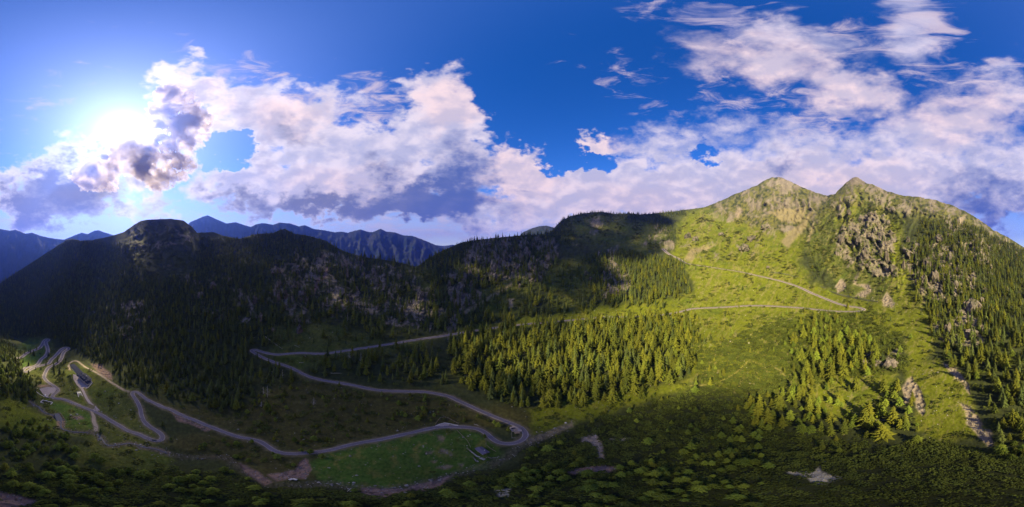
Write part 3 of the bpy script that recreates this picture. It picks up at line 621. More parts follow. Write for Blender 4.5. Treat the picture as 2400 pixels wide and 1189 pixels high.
# ---------------------------------------------------------------- far ranges
def far_material(name, c1, c2, sc1):
    m = srgbmat(name); b = NB(m.node_tree); p = b.n['Principled BSDF']; pos = b.node('ShaderNodeNewGeometry').outputs['Position']
    n = b.noise(b.vm('MULTIPLY', pos, (1, 1, .5)), sc1, 7, .65); n2 = b.noise(pos, sc1 * 6, 5, .6)
    c = b.mix(b.step(b.m('MULTIPLY_ADD', n2, .35, n), .5, .82), c1, c2); b.l.new(c, p.inputs['Base Color'])
    p.inputs['Roughness'].default_value = 1; p.inputs['Specular IOR Level'].default_value = .05
    return m
M_FAR = far_material('far_forest_and_rock', (.008, .015, .014), (.020, .023, .024), .006)
def far_range(name, sky, r, zb, label, seed, amp=.02, depth=.35):
    xs = np.arange(sky[0][0], sky[-1][0] + .1, 2.0); ys = np.interp(xs, [p[0] for p in sky], [p[1] for p in sky])
    ys = ys - 1.6 * np.abs(fbm(xs / 14, xs * 0, 4, seed)) - .6 * fbm(xs / 4, xs * 0 + 3, 3, seed)
    p = phi_of(xs); zt = r * np.tan(el_of(ys)); nt = 60; V = []
    t = np.linspace(0, 1, nt)
    A, Tt = np.meshgrid(xs, t, indexing='ij')
    rg = ridged(A / 34 + Tt * .8, Tt * 2.2, 5, seed)
    rr = r * (1 - depth * Tt * (1 - .25 * rg)) - r * .05 * (rg - .4) * np.sin(np.pi * np.clip(Tt * 1.4, 0, 1))
    zz = zt[:, None] * (1 - Tt) + zb * Tt
    zz = zz + (zt[:, None] - zb) * .16 * (ridged(A / 30, Tt * 3, 5, seed + 4) - .45) * np.minimum(Tt * 4, 1) * (1 - Tt)
    V = np.stack([rr * np.sin(p)[:, None], rr * np.cos(p)[:, None], zz], -1)
    bk = np.stack([1.25 * r * np.sin(p), 1.25 * r * np.cos(p), np.full(len(xs), zb)], -1)[:, None]
    V = np.concatenate([bk, V], 1); nx, n = V.shape[:2]
    idx = np.arange(nx * n).reshape(nx, n)
    F = np.stack([idx[:-1, :-1], idx[:-1, 1:], idx[1:, 1:], idx[1:, :-1]], -1).reshape(-1, 4)
    o = add_obj(name, mesh_np(name, V.reshape(-1, 3), F, M_FAR, True)); tag(o, label, kind='structure')
far_range('mountain_range', [(-160, 610), (-90, 560), (-30, 545), (0, 537), (22, 541), (36, 539), (60, 548), (75, 546), (95, 553), (112, 557), (130, 560), (150, 562), (165, 556), (182, 549), (192, 546), (205, 549), (222, 541), (232, 540), (245, 545), (265, 551), (300, 556), (360, 570), (420, 600)], 3300, -700, 'blue hazy range far down the valley below the sun', 201)
far_range('mountain_range', [(400, 575), (430, 540), (445, 521), (460, 515), (475, 508), (487, 505), (500, 511), (516, 518), (530, 524), (552, 521), (570, 527), (588, 532), (600, 526), (615, 523), (640, 527), (655, 522), (680, 524), (700, 531), (715, 528), (735, 537), (760, 540), (785, 545), (800, 543), (815, 546), (832, 541), (846, 538), (860, 543), (872, 545), (886, 539), (893, 537), (905, 543), (925, 545), (945, 552), (965, 553), (985, 560), (1005, 568), (1030, 579), (1060, 592), (1100, 620)], 3400, -650, 'dark blue jagged range behind the forested ridge', 202)
far_range('mountain_range', [(980, 600), (1000, 578), (1025, 575), (1040, 577), (1060, 574), (1085, 577), (1120, 590), (1160, 610)], 5200, -600, 'faint distant range beyond the gap in the ridges', 203)
far_range('hill', [(1180, 600), (1225, 545), (1248, 535), (1262, 531), (1280, 529), (1296, 533), (1320, 545), (1400, 600)], 2100, -200, 'small dark wooded hill peeping out behind the crag ridge', 204)

# ---------------------------------------------------------------- roads
def pave_material(name, col, rough, sc1, amp):
    m = srgbmat(name); b = NB(m.node_tree); p = b.n['Principled BSDF']; pos = b.node('ShaderNodeNewGeometry').outputs['Position']
    v = b.m('MULTIPLY', b.m('MULTIPLY_ADD', b.noise(pos, sc1, 5, .6), amp, 1 - amp / 2), b.m('MULTIPLY_ADD', b.noise(pos, .11, 4, .6), .5, .75))
    c = b.n.new('ShaderNodeVectorMath'); c.operation = 'SCALE'; c.inputs[0].default_value = col; b.l.new(v, c.inputs['Scale'])
    b.l.new(c.outputs[0], p.inputs['Base Color']); p.inputs['Roughness'].default_value = rough; p.inputs['Specular IOR Level'].default_value = .25
    return m
M_ASPH = pave_material('asphalt', (.105, .088, .106), .8, 1.3, .3)
M_LINE = pave_material('road_paint', (.24, .225, .22), .7, 2.5, .5)
M_GRAV = pave_material('gravel', (.25, .205, .20), .95, 2.2, .5)
M_DIRT = pave_material('dirt', (.23, .18, .14), .95, 1.2, .6)
def ribbon(name, Q, lo, hi, lift, mat, label, skirt=2.0, wob=0.0, hw=1.0):
    lo, hi = lo * np.ones(len(Q)), hi * np.ones(len(Q))
    d = np.gradient(Q[:, :2], axis=0); d /= np.linalg.norm(d, axis=1, keepdims=True) + 1e-9; n = np.stack([d[:, 1], -d[:, 0]], -1)
    w = wob * fbm(np.arange(len(Q)) / 6.0, np.zeros(len(Q)), 3, 9); w2 = wob * fbm(np.arange(len(Q)) / 6.0, np.zeros(len(Q)) + 7, 3, 9)
    rows = []
    for off, dz, ww in ((lo, -skirt, w), (lo, 0, w), (hi, 0, w2), (hi, -skirt, w2)):
        o2 = (off + ww * np.sign(off))[:, None]
        rows.append(np.concatenate([Q[:, :2] + n * o2, Q[:, 2:] + lift + dz], 1))
    V = np.stack(rows, 1); k = len(Q); idx = np.arange(k * 4).reshape(k, 4)
    F = np.concatenate([np.stack([idx[:-1, j], idx[:-1, j + 1], idx[1:, j + 1], idx[1:, j]], -1) for j in range(3 if skirt > 0 else 0)] or [np.stack([idx[:-1, 1], idx[:-1, 2], idx[1:, 2], idx[1:, 1]], -1)])
    o = add_obj(name, mesh_np(name, V.reshape(-1, 3), F, mat)); return tag(o, label, kind='structure')
rr_ = np.hypot(R_ROAD[:, 0], R_ROAD[:, 1]); HW = np.interp(rr_, [85, 110, 150, 200, 300, 450, 700], [1.25, 1.3, 1.45, 1.6, 1.8, 2.2, 2.6]); SH = np.interp(rr_, [110, 200, 300, 450, 700], [.25, .3, 1.1, 2.4, 2.8])
ribbon('road', R_ROAD, -HW, HW, 0.10, M_ASPH, 'narrow grey mountain road climbing in hairpins through the valley')
ribbon('road_line', R_ROAD, -HW + .05, -HW + .15, 0.125, M_LINE, 'pale edge line of the mountain road', 0)
ribbon('road_line', R_ROAD, HW - .15, HW - .05, 0.125, M_LINE, 'pale edge line along the other side of the mountain road', 0)
ribbon('road_shoulder', R_ROAD, -HW - SH, HW + SH, -0.02, M_GRAV, 'gravel shoulder of the mountain road', 2.0, .45)
ribbon('access_road', R_ACC, -1.3, 1.3, 0.06, M_GRAV, 'pale gravel lane up to the refuge')
ribbon('dirt_track', R_TRACK, -1.3, 1.3, 0.05, M_DIRT, 'rough dirt track above the refuge', 1.5, .8)
ribbon('dirt_track', R_SPUR, -1.2, 1.2, 0.05, M_DIRT, 'short dirt track from the road down to the stream', 1.5, .8)
for nm, P3, zc in LOT3:
    mb = MB(); mb.prism([(p[0], p[1]) for p in P3][::1], zc - 1.5, zc + .075)
    o = mb.build(nm, M_GRAV); tag(o, {'gravel_lot': 'pale gravel parking place beside a road bend', 'gravel_forecourt': 'pale gravel forecourt of the refuge', 'gravel_turnout': 'gravel corner where the refuge lane meets the road', 'gravel_layby': 'small gravel layby above the green meadow'}[nm], kind='structure')

# ---------------------------------------------------------------- trees: three kinds, several individuals of each modelled
rnd = np.random.default_rng(7)
def leaf_material(name, c1, c2, spread=.35):
    m = srgbmat(name); b = NB(m.node_tree); p = b.n['Principled BSDF']
    oi = b.node('ShaderNodeObjectInfo'); pos = b.node('ShaderNodeNewGeometry').outputs['Position']
    f = b.m('ADD', b.m('MULTIPLY', oi.outputs['Random'], .65), b.m('MULTIPLY', b.noise(pos, .05, 3, .6), .5))
    n = b.noise(pos, 2.2, 3, .6)
    c = b.mix(f, c1, c2); v = b.n.new('ShaderNodeVectorMath'); v.operation = 'SCALE'; b.l.new(c, v.inputs[0])
    r2 = b.m('FRACT', b.m('MULTIPLY', oi.outputs['Random'], 37.7))
    b.l.new(b.m('MULTIPLY', b.m('MULTIPLY_ADD', n, .9, .55), b.m('MULTIPLY_ADD', r2, spread * 2, 1 - spread)), v.inputs['Scale'])
    b.l.new(v.outputs[0], p.inputs['Base Color']); p.inputs['Roughness'].default_value = .85; p.inputs['Specular IOR Level'].default_value = .15
    return m
M_SPRUCE = leaf_material('spruce_needles', (.033, .051, .015), (.076, .088, .018))
M_LARCH = leaf_material('larch_needles', (.044, .064, .009), (.110, .108, .009))
M_PINE = leaf_material('pine_needles', (.062, .094, .012), (.125, .148, .016))
M_MUGO = leaf_material('dwarf_pine_needles', (.024, .035, .006), (.062, .072, .009), .45)
def bark_material():
    m = srgbmat('bark'); b = NB(m.node_tree); p = b.n['Principled BSDF']; pos = b.node('ShaderNodeNewGeometry').outputs['Position']
    b.l.new(b.mix(b.noise(b.vm('MULTIPLY', pos, (1, 1, .2)), 5, 4, .6), (.07, .05, .04), (.20, .16, .13)), p.inputs['Base Color']); p.inputs['Roughness'].default_value = .95
    return m
M_BARK = bark_material()
def kite(V, F, base, ang, length, width, droop, up, r):
    """one needle-covered branch: a drooping, slightly folded blade"""
    d = np.array((math.cos(ang), math.sin(ang), 0)); n = np.array((-d[1], d[0], 0)); b0 = np.array(base)
    m = b0 + d * length * .55 + np.array((0, 0, up * length - droop * length * .30)); t = b0 + d * length + np.array((0, 0, up * length - droop * length))
    k = len(V); z = np.array((0, 0, -.10 * length))
    V += [b0, m + n * width + z, t, m - n * width + z, m + np.array((0, 0, .07 * length))]
    F += [(k, k + 1, k + 4), (k + 4, k + 1, k + 2), (k, k + 4, k + 3), (k + 4, k + 2, k + 3)]
def crown_mesh(name, kind, seed, mat):
    """crown of a tree 10 m tall: whorls of drooping branches round the trunk with gaps between"""
    g = random.Random(seed); V = []; F = []
    if kind == 'spruce': z0, z1, n, R, nb, dr, up, shape, wd = .9, 9.9, 15, 1.55, 9, .62, .10, .9, .17
    elif kind == 'larch': z0, z1, n, R, nb, dr, up, shape, wd = 1.4, 9.9, 15, 1.9, 9, .34, .12, .72, .125
    elif kind == 'pine': z0, z1, n, R, nb, dr, up, shape, wd = 1.6, 9.8, 13, 2.9, 12, .30, .24, .72, .105
    R *= (1.0, .8, 1.2, .9, 1.1, .72, 1.32, 1.0)[seed // 11 % 8]; shape *= g.uniform(.8, 1.2)
    lean = (g.uniform(-.25, .25), g.uniform(-.25, .25))
    for w in range(n):
        t = w / (n - 1); z = z0 + (z1 - z0) * t
        rad = R * ((1 - t) ** shape) * (1 if t > .12 else .72 + 2.3 * t) + .18
        if kind == 'pine' and t < .25: rad *= .75 + t
        m = max(4, int(nb * (1 - .35 * t))); a0 = g.uniform(0, 6.28)
        for k in range(m):
            if g.random() < (.10 if kind == 'spruce' else .17): continue
            L = rad * g.uniform(.62, 1.32); a = a0 + (k + g.uniform(-.28, .28)) * 6.2832 / m
            kite(V, F, (lean[0] * t, lean[1] * t, z + g.uniform(-.25, .25) * (z1 - z0) / n), a, L, L * wd * g.uniform(.85, 1.35) + .10, dr * g.uniform(.7, 1.3), up * g.uniform(.6, 1.3), g)
    # dense inner foliage close to the trunk
    k = len(V); m = 6; prof = [(z0 + .1, R * .30), (z0 + (z1 - z0) * .3, R * .42), (z0 + (z1 - z0) * .65, R * .24), (z1 + .15, .02)]
    for z, r in prof:
        for i in range(m):
            a = i * 6.2832 / m + z; q = g.uniform(.75, 1.2) * r; V.append(np.array((lean[0] * z / 10 + math.cos(a) * q, lean[1] * z / 10 + math.sin(a) * q, z)))
    for j in range(len(prof) - 1):
        for i in range(m):
            a, b2, c, d = k + j * m + i, k + j * m + (i + 1) % m, k + (j + 1) * m + (i + 1) % m, k + (j + 1) * m + i
            F += [(a, b2, c), (a, c, d)]
    return mesh_np(name, np.array(V), np.array(F), mat)
def bush_mesh(name, seed, mat):
    """low mat of dwarf pine: many upturned sprays from one root"""
    g = random.Random(seed); V = []; F = []
    for k in range(26):
        a = g.uniform(0, 6.28); r = 1.1 * math.sqrt(g.random()); L = g.uniform(.5, .95)
        kite(V, F, (r * math.cos(a), r * math.sin(a), .55 * (1 - (r / 1.4) ** 2) + g.uniform(-.05, .25)), a + g.uniform(-1, 1), L, L * .34, g.uniform(-.2, .55), g.uniform(.15, .5), g)
    return mesh_np(name, np.array(V), np.array(F), mat)
def trunk_mesh(name, r, h, mat):
    mb = MB(); mb.tube((0, 0, -1.0), (0, 0, h * .5), r, r * .6, 6); mb.tube((0, 0, h * .5), (0, 0, h), r * .6, r * .12, 6); return mb.mesh(name, mat)
NVAR = 8
KINDS = {'spruce': ('spruce_tree', M_SPRUCE), 'larch': ('larch_tree', M_LARCH), 'pine': ('pine_tree', M_PINE)}
CROWNS = {k: [crown_mesh(k + '_crown', k, 11 * i + 3, v[1]) for i in range(NVAR)] for k, v in KINDS.items()}
TRUNKS = {k: trunk_mesh(k + '_trunk', r, 9.3, M_BARK) for k, r in (('spruce', .19), ('larch', .17), ('pine', .2))}
BUSHES = [bush_mesh('dwarf_pine_sprays', 5 + i, M_MUGO) for i in range(4)]

# where they grow: (polygon, spacing m, (spruce, larch, pine), mean height, clumping)
WOODS = [
 ('left_mountain', [(-20,672),(60,632),(155,568),(300,575),(420,620),(470,560),(560,563),(660,543),(780,574),(985,622),(1012,600),(1040,770),(880,800),(760,812),(600,812),(583,830),(700,890),(640,910),(540,975),(440,945),(300,905),(225,848),(150,812),(110,785),(-20,800)], 6.2, (.82, .18, 0), 13.5, .06),
 ('left_crags', [(640,590),(780,582),(985,625),(1020,700),(980,790),(860,800),(690,800),(620,720)], 7, (.62, .38, 0), 13.5, .22),
 ('flat_top', [(290,540),(330,515),(440,515),(470,560),(450,640),(380,660),(310,620)], 26, (1, 0, 0), 7, .2),
 ('left_spur', [(-20,800),(30,812),(62,870),(84,930),(60,944),(-20,944)], 5.0, (.3, .2, .5), 12, 0),
 ('left_pines', [(-20,992),(60,985),(150,1018),(188,1060),(120,1100),(-20,1110)], 5.2, (.05, .1, .85), 10, 0),
 ('bottom_left_pines', [(-20,1090),(200,1062),(420,1105),(560,1100),(640,1148),(900,1158),(1100,1135),(1100,1260),(-20,1260)], 6.2, (0, .05, .95), 8.6, .12),
 ('heath_scrub', [(640,905),(780,908),(1000,925),(1130,970),(1060,992),(900,1022),(700,1048),(560,1010),(560,960)], 6.5, (.1, .5, .4), 5.6, .22),
 ('heath_scrub', [(380,1040),(560,1030),(700,1085),(800,1085),(740,1100),(600,1090),(450,1080)], 9, (.1, .3, .6), 4.6, .26),
 ('hairpin_larches', [(1240,960),(1330,960),(1480,952),(1560,905),(1620,890),(1540,960),(1400,985),(1300,1010),(1240,1000)], 10, (.1, .7, .2), 8, .2),
 ('sunlit_saplings', [(1600,738),(1700,728),(1730,790),(1690,880),(1610,960),(1500,995),(1400,1005),(1330,1012),(1290,985),(1500,945),(1600,880),(1640,820)], 7.5, (.1, .7, .2), 8.5, .2),
 ('grove_margin', [(1790,742),(2140,705),(2185,880),(2150,1070),(1850,1075),(1690,985),(1800,900)], 12, (.1, .5, .4), 8, .2),
 ('sunlit_larches', [(1060,800),(1110,778),(1300,760),(1600,742),(1640,762),(1650,830),(1600,890),(1480,955),(1330,962),(1250,962),(1150,935),(1080,905),(1040,860)], 4.5, (.22, .78, 0), 18, .06),
 ('road_larches', [(770,838),(900,818),(1060,800),(1060,908),(990,912),(870,905),(780,890),(720,868)], 6.4, (.4, .6, 0), 14.5, .2),
 ('upper_forest', [(1010,606),(1110,562),(1290,546),(1310,620),(1450,592),(1600,612),(1620,690),(1560,728),(1400,732),(1240,750),(1100,772),(1000,776)], 5.6, (.62, .38, 0), 15, .16),
 ('hill_crest', [(1286,560),(1312,512),(1390,490),(1600,484),(1610,505),(1560,512),(1590,560),(1560,570),(1500,518),(1400,508),(1345,530),(1330,578)], 7.0, (.9, .1, 0), 13, .05),
 ('basin_bushes', [(1640,600),(1700,570),(1780,548),(1795,590),(1720,630),(1650,632)], 9, (.9, 0, .1), 6, .3), ('basin_bushes', [(1720,600),(1760,600),(1750,640),(1715,630)], 7, (.9, 0, .1), 6, .1),
 ('sunlit_saplings', [(1630,735),(1700,730),(1690,800),(1650,850)], 6.5, (.3, .7, 0), 10, .15),
 ('peak_flank', [(1880,575),(1950,470),(1990,500),(2100,470),(2130,560),(2110,690),(2095,770),(2040,720),(1990,690),(1900,650)], 6.3, (.85, .05, .1), 8, .22),
 ('right_slope', [(2130,610),(2160,520),(2250,520),(2400,590),(2560,650),(2900,660),(2900,1070),(2350,1045),(2275,900),(2205,840),(2160,760)], 5.0, (.45, .5, .05), 13, .10),
 ('lower_grove', [(1860,765),(1930,742),(2030,790),(2065,850),(2010,940),(2120,880),(2180,870),(2120,1000),(2060,1045),(1900,1025),(1770,1000),(1740,955),(1870,905),(1850,830)], 5.0, (.0, .66, .34), 15, .08),
 ('bottom_right_pines', [(1130,1135),(1300,1060),(1500,1085),(1640,1030),(1720,985),(1790,1030),(1800,1100),(1830,1260),(1100,1260)], 5.6, (0, .05, .95), 9.6, .16),
 ('scrub_pines', [(1380,1005),(1560,905),(1700,935),(1640,1035),(1400,1040)], 11, (0, .3, .7), 6, .2), ('scrub_pines', [(1180,1100),(1260,1030),(1370,1010),(1380,1070),(1240,1110)], 9, (.1, .4, .5), 6, .2),
 ('refuge_trees', [(60,810),(115,800),(150,850),(135,880),(150,900),(120,890),(90,900),(64,872)], 15, (.9, .1, 0), 13, .2), ('refuge_trees', [(112,858),(150,845),(158,880),(125,892)], 6, (.9, .1, 0), 11, .1),
 ('corner_pines', [(2330,1040),(2900,1010),(2900,1080),(2350,1085)], 6.5, (0, .4, .6), 9, 0)]
dens = np.zeros(GX.shape); kmix = np.zeros(GX.shape + (3,)); hgt = np.full(GX.shape, 8.0); zone = np.full(GX.shape, -1)
clump = fbm(hx / 34, hy / 34, 4, 91)
for k, (nm, pl, sp, mx, h, cl) in enumerate(WOODS):
    m = polymask(pl, GX, GY, 6, 12, 150 + 7 * k)
    gap = sstep(clump + .8 * fine, -.75 + cl * 1.6, -.15 + cl * 1.6)
    d = gap / sp ** 2
    dens = dens * (1 - m) + d * m; kmix = kmix * (1 - m[..., None]) + np.array(mx) * m[..., None]; hgt = hgt * (1 - m) + h * m; zone = np.where(m > .5, k, zone)
dens = np.maximum(dens, mead * sstep(clump, .05, .3) / 17 ** 2 * (GX > 1540)); kmix += (mead * (GX > 1540))[..., None] * np.array((.02, .02, .01))
dens *= (1 - .5 * rockm) * (1 - .95 * screem) * (1 - sstep(mead, .35, .9) * .72) * sstep(road_d, 4.0 + R0 / 400, 6.5 + R0 / 250) * sstep(stream_d, 2, 5) * sstep(track_d, 1.5, 4) * (1 - lot_m)
HUTS = [(190, 888, 22), (1131, 1056, 13), (1128, 1072, 8)]
for x, y, r in HUTS:
    c = ground(x, y); dens *= sstep(np.hypot(GP[..., 0] - c.x, GP[..., 1] - c.y), r * .8, r * 1.1)
nf = len(gx) - 1
A00, A10, A01 = GP[:nf, :-1], GP[1:nf + 1, :-1], GP[:nf, 1:]
e1, e2 = A10 - A00, A01 - A00
area = np.abs(e1[..., 0] * e2[..., 1] - e1[..., 1] * e2[..., 0])
def scatter(density):
    lam = density[:nf, :-1] * area
    n = rnd.poisson(np.minimum(lam, 3)); ii, jj = np.nonzero(n); rep = n[ii, jj]; ii, jj = np.repeat(ii, rep), np.repeat(jj, rep)
    u, v = rnd.random(len(ii)), rnd.random(len(ii))
    return A00[ii, jj] + e1[ii, jj] * u[:, None] + e2[ii, jj] * v[:, None], ii, jj
def thin(P, dmin, pri):
    """drop points that stand closer than dmin to one already kept"""
    cell = {}; keep = np.zeros(len(P), bool)
    for k in np.argsort(-pri):
        x, y = P[k, 0], P[k, 1]; dm = dmin[k]; cx, cy = int(x // 6), int(y // 6); ok = True
        for a in (-1, 0, 1):
            for bb in (-1, 0, 1):
                for q in cell.get((cx + a, cy + bb), ()):
                    if (P[q, 0] - x) ** 2 + (P[q, 1] - y) ** 2 < dm * dm: ok = False; break
                if not ok: break
            if not ok: break
        if ok: cell.setdefault((cx, cy), []).append(k); keep[k] = True
    return keep
TP, ti, tj = scatter(dens * 1.55)
TH = hgt[ti, tj] * rnd.uniform(.55, 1.38, len(TP)) * np.where(rnd.random(len(TP)) < .15, .5, 1)
kp = thin(TP, np.clip(TH * .19, 1.3, 3.6), rnd.random(len(TP)))
TP, ti, tj, TH = TP[kp], ti[kp], tj[kp], TH[kp]
mixv = kmix[ti, tj]; mixv = np.cumsum(mixv / (mixv.sum(1, keepdims=True) + 1e-9), 1)
TK = (rnd.random(len(TP))[:, None] > mixv[:, :2]).sum(1)
zn_ = zone[ti, tj]; TH = np.where((TK == 2) & (TH > 10.5), TH * .68, TH)
# lone trees the picture shows in the open: (x, y of the foot, kind, height)
LONE = [(68,826,0,13),(78,833,0,16),(86,820,0,13),(94,818,0,11),(58,829,0,10),(113,834,0,13),(67,858,0,13),(54,850,0,11),(108,857,0,15),(135,850,0,17),(126,868,0,13),(42,855,0,13),(85,905,0,12),(96,898,0,10),
 (382,998,0,8),(480,1045,2,6),(400,1030,2,5),(236,1014,0,7),(590,1037,2,6),(690,1035,2,8),(706,1058,2,6),(727,1062,2,7),(755,1072,2,7),(650,1072,2,6),(640,1066,2,6),(688,1092,2,6),(1136,1028,2,7),(1192,1012,1,7),(1120,980,1,7),(1088,985,1,7),(1158,995,2,6),(1168,1000,2,6),
 (2016,712,1,9),(1988,724,1,10),(1640,722,1,9),(1732,722,1,7),(1685,724,1,6),(1790,640,0,8),(1935,742,1,12),(1960,750,1,12),(2008,745,1,10),(1650,985,1,8),(1640,1005,1,5),(2350,1000,1,10),(600,1170,2,6),(830,1150,2,6)]
LP = np.array([ground(a, b2) for a, b2, _, _ in LONE]); LZ = np.array([0 if a < 170 else 1 for a, *_ in LONE])
TP = np.vstack([TP, LP]); TH = np.r_[TH, [q[3] for q in LONE]]; TK = np.r_[TK, [q[2] for q in LONE]]; TZ = np.r_[zone[ti, tj], np.where(LZ == 0, 900, 901)]
TS = TH / 10.0; TR = rnd.uniform(0, 6.283, len(TP)); TV = rnd.integers(0, NVAR, len(TP)); TW = rnd.uniform(.8, 1.25, len(TP))
TD = np.linalg.norm(TP, axis=1)
_px = 1200 + np.degrees(np.arctan2(TP[:, 0], TP[:, 1])) * PPD; _py = HOR - np.degrees(np.arctan2(TP[:, 2], np.hypot(TP[:, 0], TP[:, 1]))) * PPD
INV = ((_px > 4) & (_px < 2396) & (_py < 1180)).astype(float)                      # the singled-out trees are ones the picture shows
print('trees', len(TP), [int((TK == k).sum()) for k in range(3)])

def gn_instances(name, P, rot, scl, var, protos, label):
    """one object that stands many copies of the given models on its points"""
    me = bpy.data.meshes.new(name); me.vertices.add(len(P)); me.vertices.foreach_set('co', np.asarray(P, np.float32).ravel())
    scl = np.asarray(scl, np.float32); scl = np.repeat(scl[:, None], 3, 1) if scl.ndim == 1 else scl
    a = me.attributes.new('turn', 'FLOAT', 'POINT'); a.data.foreach_set('value', np.asarray(rot, np.float32))
    a = me.attributes.new('size', 'FLOAT_VECTOR', 'POINT'); a.data.foreach_set('vector', scl.ravel())
    a = me.attributes.new('model', 'INT', 'POINT'); a.data.foreach_set('value', np.asarray(var, np.int32))
    o = add_obj(name, me); tag(o, label, kind='stuff')
    ng = bpy.data.node_groups.new(name, 'GeometryNodeTree')
    ng.interface.new_socket('Geometry', in_out='INPUT', socket_type='NodeSocketGeometry'); ng.interface.new_socket('Geometry', in_out='OUTPUT', socket_type='NodeSocketGeometry')
    N, L = ng.nodes, ng.links; gi, go = N.new('NodeGroupInput'), N.new('NodeGroupOutput')
    jn = N.new('GeometryNodeJoinGeometry')
    for objs in reversed(protos):
        j = N.new('GeometryNodeJoinGeometry')
        for ob in objs:
            oi = N.new('GeometryNodeObjectInfo'); oi.inputs['Object'].default_value = ob; oi.inputs['As Instance'].default_value = False; oi.transform_space = 'ORIGINAL'
            L.new(oi.outputs['Geometry'], j.inputs[0])
        ti_ = N.new('GeometryNodeGeometryToInstance'); L.new(j.outputs[0], ti_.inputs[0]); L.new(ti_.outputs[0], jn.inputs[0])
    ip = N.new('GeometryNodeInstanceOnPoints'); ip.inputs['Pick Instance'].default_value = True
    L.new(gi.outputs[0], ip.inputs['Points']); L.new(jn.outputs[0], ip.inputs['Instance'])
    def at(n, t):
        q = N.new('GeometryNodeInputNamedAttribute'); q.data_type = t; q.inputs[0].default_value = n; return q.outputs[0]
    L.new(at('model', 'INT'), ip.inputs['Instance Index'])
    cx = N.new('ShaderNodeCombineXYZ'); L.new(at('turn', 'FLOAT'), cx.inputs[2]); L.new(cx.outputs[0], ip.inputs['Rotation'])
    L.new(at('size', 'FLOAT_VECTOR'), ip.inputs['Scale']); L.new(ip.outputs[0], go.inputs[0])
    md = o.modifiers.new('planting', 'NODES'); md.node_group = ng
    return o
ZONE_WORDS = {'left_mountain': 'of the shaded left mountainside', 'left_crags': 'of the crags above the middle road', 'flat_top': 'of the flat topped mountain', 'left_spur': 'of the dark spur at far left',
 'left_pines': 'of the clump below the yellow meadow', 'bottom_left_pines': 'of the shaded slope under the stream', 'heath_scrub': 'of the brown heath by the lower road', 'hairpin_larches': 'of the yellow grass right of the hairpin',
 'sunlit_larches': 'of the sunlit forest below the road', 'road_larches': 'of the strip between the middle road legs', 'upper_forest': 'of the forest above the long road', 'hill_crest': 'of the wooded hill crest', 'basin_bushes': 'of the knoll above the high road',
 'sunlit_saplings': 'of the sunlit forest edge', 'grove_margin': 'of the open slope round the right grove', 'peak_flank': 'of the right peak flank', 'right_slope': 'of the steep slope at far right', 'lower_grove': 'of the grove below the high hairpin', 'bottom_right_pines': 'of the dark scrub at bottom right',
 'scrub_pines': 'of the open dwarf pine scrub', 'refuge_trees': 'of the road bends near the refuge', 'corner_pines': 'in the lower right corner', 900: 'of the small hairpins beyond the refuge', 901: 'of the open ground by the road'}
KIND_NAMES = ['spruce', 'larch', 'pine']
KIND_LOOK = {'spruce': ('dark narrow spruce', 'small dark spruce', 'tall dark spruce'), 'larch': ('olive green larch', 'small olive larch', 'tall olive larch'), 'pine': ('round crowned green pine', 'small round green pine', 'broad round crowned pine')}
ORD = ['leftmost', 'second from the left', 'third from the left', 'fourth from the left', 'fifth from the left', 'sixth from the left', 'seventh from the left', 'eighth from the left', 'ninth from the left', 'tenth from the left']
def ordinal(i, n):
    if i < len(ORD): return ORD[i]
    j = n - 1 - i
    if j < len(ORD): return (['rightmost'] + [o.replace('left', 'right') for o in ORD[1:]])[j]
    u = ['', 'first', 'second', 'third', 'fourth', 'fifth', 'sixth', 'seventh', 'eighth', 'ninth', 'tenth', 'eleventh', 'twelfth', 'thirteenth', 'fourteenth', 'fifteenth', 'sixteenth', 'seventeenth', 'eighteenth', 'nineteenth', 'twentieth']
    k = i + 1
    return (u[k] if k <= 20 else {2: 'twenty', 3: 'thirty', 4: 'forty', 5: 'fifty', 6: 'sixty'}[min(k // 10, 6)] + ('-' + u[k % 10] if k % 10 else '')) + ' from the left'
